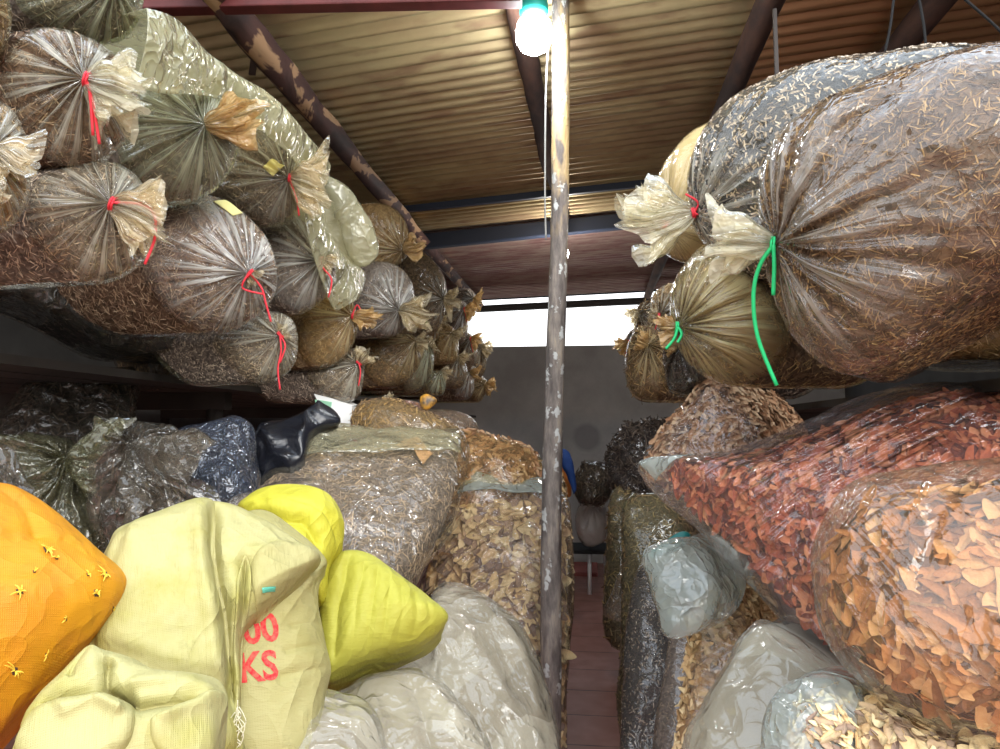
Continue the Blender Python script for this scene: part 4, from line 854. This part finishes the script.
# corrugated roof
def roof_mat():
    m, nt, out = newmat('weathered_corrugated_zinc'); n = N(nt)
    tc = n('TexCoord').outputs['Object']
    z = n('TexNoise', {'Vector': n.vscale(tc, (1, 2.2, 1)), 'Scale': 1.1, 'Detail': 7., 'Roughness': .65}).outputs[0]
    z2 = n('TexNoise', {'Vector': n.vscale(tc, (2, 14, 1)), 'Scale': 1.5, 'Detail': 4.}).outputs[0]
    c = n.mix(n.mapr(z, .4, .62), (.56, .46, .25), (.42, .3, .17))
    c = n.mix(n.mapr(z2, .55, .7, 0, .6), c, (.22, .1, .06))
    x = n('SeparateXYZ', {0: tc}).outputs[0]
    c = n.mix(n.mapr(x, .72, .8), c, (.5, .27, .13))  # orange right part: daylight bounced from the right, put into the colour
    b = n('BsdfPrincipled', {'Base Color': c, 'Roughness': .45, 'Metallic': .55, 'Normal': n('Bump', {'Strength': .2, 'Distance': .01, 'Height': z2}).outputs[0]}).outputs[0]
    nt.links.new(b, out.inputs[0]); return m
rm = roof_mat(); rm2 = plain('maroon_zinc_glints', (.42, .24, .22), rough=.35, metal=.5, col2=(.6, .45, .38), nscale=3, vec=(1, 5, 1))  # maroon sheets; the paler streaks paint in reflected daylight
def roof_sheet(y0, y1, x0, x1, dz, name='ceiling', rm=rm):
    pitch = .1; ny = int((y1-y0)/pitch*10); y = np.linspace(y0, y1, ny); xs = np.linspace(x0, x1, 2)
    X, Yg = np.meshgrid(xs, y); Z = RZ(X, Yg)+.045+.03*np.sin(2*np.pi*Yg/pitch)+dz
    V = np.stack([X, Yg, Z], -1).reshape(-1, 3); V2 = V+np.array([0, 0, .004]); f = grid_faces(ny, 2, False)
    o = link(name, mesh(name, np.concatenate([V, V2]), [f, f[:, ::-1]+len(V)], rm)); return setting(o)
for i, (a, c) in enumerate([(2.1, 3.95), (3.9, 6.15), (6.1, 7.9), (7.85, 9.75)]):
    roof_sheet(a, c, -3.45, .78, .004*(i % 2), rm=rm2 if a > 5.6 else rm); roof_sheet(a+.03, c+.03, .74, 3.45, .012+.004*(i % 2), rm=rm2 if a > 5.6 else rm)
# timber
def wood(name, a, b_, nz=9.):
    return plain(name, a, rough=.85, col2=b_, nscale=nz, bump=.5, vec=(1, .35, 1))
def raft_mat():
    m, nt, out = newmat('peeling_dark_timber'); n = N(nt); tc = n('TexCoord').outputs['Object']
    z = n('TexNoise', {'Vector': n.vscale(tc, (1, .4, 1)), 'Scale': 9., 'Detail': 4., 'Distortion': .6}).outputs[0]
    c = n.mix(n.mapr(z, .53, .56), n.mix(n.mapr(z, .3, .5), (.03, .014, .012), (.085, .035, .028)), (.5, .3, .16))
    b = n('BsdfPrincipled', {'Base Color': c, 'Roughness': .75, 'Normal': n('Bump', {'Strength': .6, 'Distance': .015, 'Height': z}).outputs[0]}).outputs[0]
    nt.links.new(b, out.inputs[0]); return m
w_dark = wood('dark_red_timber', (.05, .025, .02), (.12, .055, .035)); w_raft = raft_mat()
def log(name, pts, rad, mat, label, cat, n=12, wob=.12, seed=0, parts=None):
    mb = MB(); mb.tube(pts, rad, n=n, k=10, wob=wob, seed=seed); org = np.array(pts[0])
    o = mb.build(name, mat, org=org); tag(o, label, cat); return o
log('timber_rafter', [(-1.31, 2.15, RZ(-1.36, 2.3)-.09), (-1.34, 2.9, RZ(-1.36, 2.9)-.09), (-1.4, 5.5, RZ(-1.46, 5.5)-.08), (-1.46, 9.7, RZ(-1.5, 9.7)-.07)], [.085, .08, .07, .065], w_raft, 'squared dark rafter with peeling bark running over the left stack', 'rafter', n=4, wob=.25, seed=2)
log('timber_rafter', [(.76, 2.15, RZ(.7, 2.3)-.07), (.78, 2.9, RZ(.7, 2.9)-.08), (.78, 6, RZ(.75)-.06), (.8, 9.7, RZ(.8, 9.7)-.06)], [.07, .06, .055, .05], w_dark, 'dark round rafter log over the right rack', 'rafter', seed=3)
log('timber_rafter', [(1.55, 2.15, RZ(1.5, 2.3)-.08), (1.55, 2.9, RZ(1.5, 2.9)-.08), (1.5, 9.7, RZ(1.5, 9.7)-.06)], [.08, .07, .05], w_dark, 'dark rafter log at the top right corner', 'rafter', seed=4)
log('timber_rafter', [(-.27, 2.2, RZ(-.3)-.05), (-.27, 2.9, RZ(-.3)-.06), (-.25, 3.9, RZ(-.3)-.07), (-.24, 4.5, RZ(-.3)-.1), (-.19, 4.9, RZ(-.3)-.14), (-.17, 5.3, RZ(-.3)-.2)], [.055, .055, .05, .045, .045, .05], w_dark, 'crooked short rafter pole left of the upright post', 'rafter', seed=5)
bl = plain('blue_black_steel', (.02, .028, .05), rough=.5); redb = plain('maroon_painted_steel', (.16, .03, .03), rough=.5, noise=.3)
def beam(name, p, q, w, h, mat, label, cat='beam'):
    p = np.array(p, float); q = np.array(q, float); d = q-p; L = np.linalg.norm(d); d /= L; s_ = np.cross(d, [0, 0, 1.]); s_ /= np.linalg.norm(s_); u = np.cross(s_, d)
    V = np.array([a+s_*x*w/2+u*y*h/2 for a in (p, q) for x, y in ((-1, -1), (1, -1), (1, 1), (-1, 1))])
    mb = MB(); mb.add(V, [np.array([[0, 1, 5, 4], [1, 2, 6, 5], [2, 3, 7, 6], [3, 0, 4, 7], [3, 2, 1, 0], [4, 5, 6, 7]])])
    o = mb.build(name, mat, org=p, smooth=False); bv = o.modifiers.new('bevel', 'BEVEL'); bv.width = min(w, h)*.12; bv.segments = 2
    return tag(o, label, cat)
beam('steel_beam', P(60, 8, 2.3), P(522, -2, 2.5), .06, .05, redb, 'maroon crossbeam along the top left edge, ending at the lamp')
beam('steel_beam', (-3.3, 6.1, RZ(-3.3)-.07), (3.3, 6.1, RZ(3.3)-.07), .08, .13, bl, 'thick blue-black crossbeam under the roof beyond the post')
beam('steel_beam', (-3.3, 5.3, RZ(-3.3)-.03), (3.3, 5.3, RZ(3.3)-.03), .04, .05, bl, 'thin blue-black crossbeam in front of the thick one')
beam('steel_beam', (-.2, 4.6, RZ(-.2)-.03), (-.2, 6.1, RZ(-.2)-.03), .03, .05, bl, 'short dark strap joining the two crossbeams by the post')
beam('steel_beam', (-3.3, 9.72, RZ(-3.3, 9.75)+.02), (3.3, 9.72, RZ(3.3, 9.75)+.02), .03, .03, bl, 'slim dark edge strip where the far roof ends')
log('timber_pole', [(-3.3, 9.7, RZ(-3.3, 9.7)-.11), (0, 9.7, RZ(0)-.115), (3.3, 9.7, RZ(3.3, 9.7)-.12)], .05, plain('dark_pole', (.05, .045, .04), rough=.7), 'dark horizontal pole across the bright gap above the far wall', 'pole', seed=8, wob=.1)
beam('hanging_strap', P(252, 75, 2.95), P(262, 20, 2.95)+np.array([0, 0, .1]), .012, .03, plain('strap', (.06, .03, .02)), 'short dark strap hanging from the roof beside the left rafter', 'strap')
beam('hanging_strap', P(777, 78, 2.6), P(775, 25, 2.6)+np.array([0, 0, .06]), .012, .014, plain('strap2', (.03, .02, .015)), 'thin upright batten beside the right rafter log', 'strap')
wire = plain('dark_wire', (.01, .01, .01), rough=.9)
for i, (a, c, lab) in enumerate([((893, 0), (885, 52), 'thin wire hanging from the roof left of the corner rafter'), ((918, -3), (926, 48), 'thin wire hanging from the roof right over the corner rafter'), ((972, 6), (1005, 36), 'slanting wire at the top right corner')]):
    mb = MB(); p0 = P(*a, 2.3); p1 = P(*c, 2.3); mb.tube([p0+(p0-p1)*.35, (p0+p1)/2+np.array([.004, 0, 0]), p1], .004, n=6)
    tag(mb.build('hanging_wire', wire, org=p1), lab, 'wire')
# upright post with peeling bark
def post_mat():
    m, nt, out = newmat('lichen_spotted_bark'); n = N(nt)
    tc = n('TexCoord').outputs['Object']
    z = n('TexNoise', {'Vector': n.vscale(tc, (1, 1, .25)), 'Scale': 22., 'Detail': 6., 'Roughness': .65}).outputs[0]
    c = n.ramp(z, [(.3, (.06, .05, .045)), (.47, (.17, .145, .13)), (.6, (.3, .26, .22)), (.75, (.45, .36, .24))])
    v = n('TexVoronoi', {'Vector': n.vscale(tc, (1, 1, .5)), 'Scale': 26., 'Randomness': 1.}); nz = n('TexNoise', {'Vector': tc, 'Scale': 60., 'Detail': 3.}).outputs[0]
    sp = n.mapr(n.math('ADD', v.outputs['Distance'], n.math('MULTIPLY', nz, .9)), .68, .78, 1, 0)
    c = n.mix(n.math('MULTIPLY', sp, .85), c, (.6, .62, .6))
    zz = n('SeparateXYZ', {0: tc}).outputs[2]
    z3 = n('TexNoise', {'Vector': n.vscale(tc, (1, 1, .3)), 'Scale': 14., 'Detail': 4.}).outputs[0]
    bare = n.math('MULTIPLY', n.mapr(zz, 2.3, 2.9), n.mapr(z3, .45, .55))
    c = n.mix(bare, c, (.62, .45, .22))
    b = n('BsdfPrincipled', {'Base Color': c, 'Roughness': .8, 'Normal': n('Bump', {'Strength': .9, 'Distance': .012, 'Height': n.math('ADD', z, n.math('MULTIPLY', sp, .2))}).outputs[0]}).outputs[0]
    nt.links.new(b, out.inputs[0]); return m
YP = 2.9
base = P(549, 720, YP); top = P(562, 0, YP); d = (top-base)/(top[2]-base[2]); base = base-d*(base[2]); zt = RZ(top[0])+.0
pts = [base+d*z+np.array([.006*math.sin(z*3), .006*math.cos(z*2), 0]) for z in (0, .4, .8, 1.3, 1.9, 2.5, 3.0, zt)]
o = log('wooden_post', pts, [.042, .041, .042, .04, .039, .036, .037, .037], post_mat(), 'rough upright wooden post with pale lichen spots in the middle of the aisle', 'post', n=20, wob=.06, seed=9)
# lamp
lp = P(534, 32, 2.72)
e = empty('light_bulb', lp, 'glowing round white bulb with turquoise socket hanging by the post', 'lamp')
def lathe(prof, c, n=32):
    a = np.linspace(0, 2*np.pi, n, endpoint=False); pr = np.array(prof)
    V = np.stack([pr[:, None, 0]*np.cos(a), pr[:, None, 0]*np.sin(a), np.repeat(pr[:, None, 1], n, 1)], -1)+np.array(c); return V.reshape(-1, 3), [grid_faces(len(pr), n)]
mb = MB(); mb.add(*lathe([(.001, -.085), (.03, -.082), (.055, -.065), (.07, -.035), (.072, 0), (.064, .035), (.045, .058), (.03, .066)], lp)); mb.build('bulb_glass', plain('bulb_glow', (.93, .97, 1), emit=60.), e)
mb = MB(); mb.add(*lathe([(.034, .06), (.05, .062), (.058, .08), (.055, .12), (.04, .14), (.001, .142)], lp)); mb.build('lamp_socket', plain('turquoise_plastic', (.03, .5, .42), rough=.4), e)
mb = MB(); mb.tube([lp+np.array([0, 0, .14]), lp+np.array([.004, 0, .3])], .005, n=8); mb.build('lamp_cord', wire, e)
mb = MB(); mb.tube([lp+np.array([.06, .05, .06]), P(546, 90, 2.83), P(545, 190, 2.83), P(546, 240, 2.84)], .004, n=6); tag(mb.build('cable', plain('grey_cable', (.3, .3, .28)), org=P(546, 240, 2.84)), 'pale cable running down the left side of the post from the lamp', 'cable')  # upper stretch of the cable stands for a bright rim on the post
lp2 = P(565, 254, 6.0)
e = empty('light_bulb', lp2, 'tiny glowing far bulb just right of the post under the thick crossbeam', 'lamp')
mb = MB(); mb.add(*lathe([(.001, -.04), (.025, -.03), (.035, 0), (.025, .035), (.015, .05)], lp2, 16)); mb.build('bulb_glass', plain('bulb_glow2', (1, .95, .95), emit=25.), e)
mb = MB(); mb.add(*lathe([(.016, .05), (.018, .09), (.001, .1)], lp2, 12)); mb.build('lamp_socket', wire, e)
mb = MB(); mb.tube([lp2+np.array([0, 0, .09]), lp2+np.array([0, .05, .2])], .006, n=6); mb.build('lamp_cord', wire, e)
# racks carrying the upper bags
rackw = plain('rack_timber', (.03, .022, .016), rough=.8, noise=.4, nscale=6)
def rack(label, x0, x1, y0, y1, z, posts, side):
    e = empty('storage_rack', ((x0+x1)/2, y0, 0), label, 'rack')
    nb = 9; ys = np.linspace(min(x0, x1), max(x0, x1), nb+1)
    for i in range(nb):
        mb = MB(); mb.box((ys[i]+.01, y0, z-.025), (ys[i+1]-.01, y1, z)); mb.build('board', rackw, e, smooth=False)
    for (px, py_) in posts:
        mb = MB(); mb.tube([(px, py_, 0), (px+.01, py_, z*.5), (px, py_, z-.1)], .035, n=8, wob=.1, seed=int(py_*10)); mb.build('post', rackw, e)
    for yy in sorted({p[1] for p in posts}):
        mb = MB(); mb.box((min(x0, x1)+.08, yy-.03, z-.1), (max(x0, x1)-.12, yy+.03, z-.026)); mb.build('crossbar', rackw, e, smooth=False)
rack('dark timber rack with boards holding the stacked bags on the left', -1.42, -3.2, 1.6, 9.2, 1.94, [(-1.6, 2.95), (-1.6, 5.0), (-1.6, 8.5), (-3.1, 2.95), (-3.1, 5.0), (-3.1, 8.5)], 'left')
rack('dark timber rack with boards holding the stacked bags on the right', .85, 3.2, 1.5, 8.0, 1.86, [(1.0, 3.6), (1.1, 7.8), (3.1, 1.6), (3.1, 3.6), (3.1, 7.8)], 'right')
# smaller things
def boxthing(name, lo, hi, mat, label, cat, bev=.004):
    lo = np.array(lo, float); hi = np.array(hi, float); org = (lo+hi)/2; org[2] = lo[2]
    mb = MB(); mb.box(lo, hi); o = mb.build(name, mat, org=org, smooth=False); b = o.modifiers.new('bevel', 'BEVEL'); b.width = bev; b.segments = 2
    return tag(o, label, cat)
boxthing('brick_step', (-.34, 8.9, 0), (.1, 9.6, .05), plain('brick_red_paint', (.42, .12, .1), rough=.7, noise=.2), 'low brick red step at the end of the aisle', 'step', .01)
e = empty('small_table', (-.05, 8.1, .0), 'small white-legged table under the white carrier bag at the far wall', 'table')
wp = plain('white_paint', (.75, .75, .75), rough=.5)
mb = MB(); mb.box((-.3, 7.85, .44), (.22, 8.45, .47)); mb.build('tabletop', wire, e, smooth=False)
for (x, y) in ((0, 7.95), (.18, 8.4), (-.26, 8.4)):
    mb = MB(); mb.tube([(x, y, .0), (x, y, .44)], .022, n=12, smooth_path=False); mb.build('leg', wp, e)
p = P(342, 413, 3.05)
e = empty('carton', p-np.array([0, 0, .06]), 'white open carton with green print peeking out beside the black bag', 'box')
cw = plain('white_card', (.9, .9, .88), rough=.6); cg = plain('green_ink', (.3, .6, .4), rough=.6)
def quadbox(pts, dv, mat, name, e):
    A = np.array([P(x, y, 3.0) for x, y in pts]); V = np.concatenate([A, A+np.array(dv)]); mb = MB()
    mb.add(V, [np.array([[3, 2, 1, 0], [4, 5, 6, 7], [0, 1, 5, 4], [1, 2, 6, 5], [2, 3, 7, 6], [3, 0, 4, 7]])]); mb.build(name, mat, e, smooth=False)
quadbox([(318, 402), (352, 406), (350, 432), (322, 428)], (-.02, .18, 0), cw, 'front_panel', e)
quadbox([(314, 394), (330, 398), (352, 406), (318, 402)], (-.02, .15, .01), cw, 'flap', e)
quadbox([(315, 399.5), (332, 402), (331, 409), (316, 406)], (0, -.003, 0), cg, 'printed_band', e)
# orange packet, dark tarp
pk = Body([(420, 398), (427, 394), (437, 400), (430, 409), (421, 409)], 3.6, B=.02)
V, f, at, _ = pk.build(NT=40, NR=10, L=.03, wr=.003, wf=40); org = V.mean(0)
tag(link('snack_packet', mesh('packet', V-org, f, plain('orange_packet', (.8, .4, .05), rough=.4, col2=(.05, .04, .03), nscale=20), attrs=at), None, org), 'small orange and black packet wedged beside the reddish bag', 'packet')
# blue and orange cloths hung on the far side of the post
for (o_, col, lab, Y_) in [([(559, 452), (566, 450), (573, 462), (576, 486), (573, 494), (568, 478), (562, 466)], (.01, .05, .22), 'dark blue strap of cloth hanging by the far side of the post', 6.6),
                           ([(560, 466), (566, 468), (571, 482), (572, 496), (566, 496), (560, 484)], (.6, .2, .04), 'orange cloth edge hanging behind the dark blue strap', 6.8)]:
    b = Body(o_, Y_, B=.05); V, f, at, _ = b.build(NT=60, NR=12, L=.05, wr=.01, wf=20); org = V.mean(0); org[2] = V[:, 2].min()
    tag(link('hanging_cloth', mesh('cloth', V-org, f, plain('cloth', col, rough=.8), attrs=at), None, org), lab, 'cloth')
# ================================================================ light
w = bpy.data.worlds.new('world'); bpy.context.scene.world = w; w.use_nodes = True; nt = w.node_tree; nt.nodes.clear(); n = N(nt)
tc = n('TexCoord').outputs['Generated']; z = n('SeparateXYZ', {0: tc}).outputs[2]
col = n.ramp(n.mapr(z, -.3, .9), [(0, (.45, .42, .38)), (.28, (.75, .76, .78)), (.5, (.95, .97, 1.0)), (1, (.72, .84, 1.0))])
bg = n('Background', {0: col, 1: 2.5}).outputs[0]; wo = nt.nodes.new('ShaderNodeOutputWorld'); nt.links.new(bg, wo.inputs[0])
def lightobj(name, typ, loc, energy, rot=None, **k):
    l = bpy.data.lights.new(name, typ); l.energy = energy
    for a, v in k.items(): setattr(l, a, v)
    o = bpy.data.objects.new(name, l); C.objects.link(o); o.location = [float(x) for x in loc]
    if rot is not None: o.rotation_euler = rot
    return o
sun = lightobj('daylight_sun', 'SUN', (0, -5, 5), 2.1, angle=math.radians(35), color=(1, .97, .92))
sun.rotation_euler = Vector((.55, -.9, .6)).to_track_quat('Z', 'Y').to_euler()
lightobj('bulb_light', 'POINT', lp+np.array([0, 0, -.1]), 8., color=(.93, .97, 1), shadow_soft_size=.07)
lightobj('bulb_light_far', 'POINT', lp2+np.array([0, 0, -.06]), 35., color=(1, .95, .9), shadow_soft_size=.04)
sc = bpy.context.scene
sc.view_settings.view_transform = 'Standard'; sc.view_settings.look = 'None'; sc.view_settings.gamma = 1; sc.view_settings.use_curve_mapping = False
sc.view_settings.exposure = .3
sc.cycles.use_denoising = True; sc.cycles.max_bounces = 8; sc.cycles.diffuse_bounces = 4; sc.cycles.glossy_bounces = 3; sc.cycles.transparent_max_bounces = 24; sc.cycles.sample_clamp_indirect = 6.
sc.cycles.caustics_reflective = False; sc.cycles.caustics_refractive = False
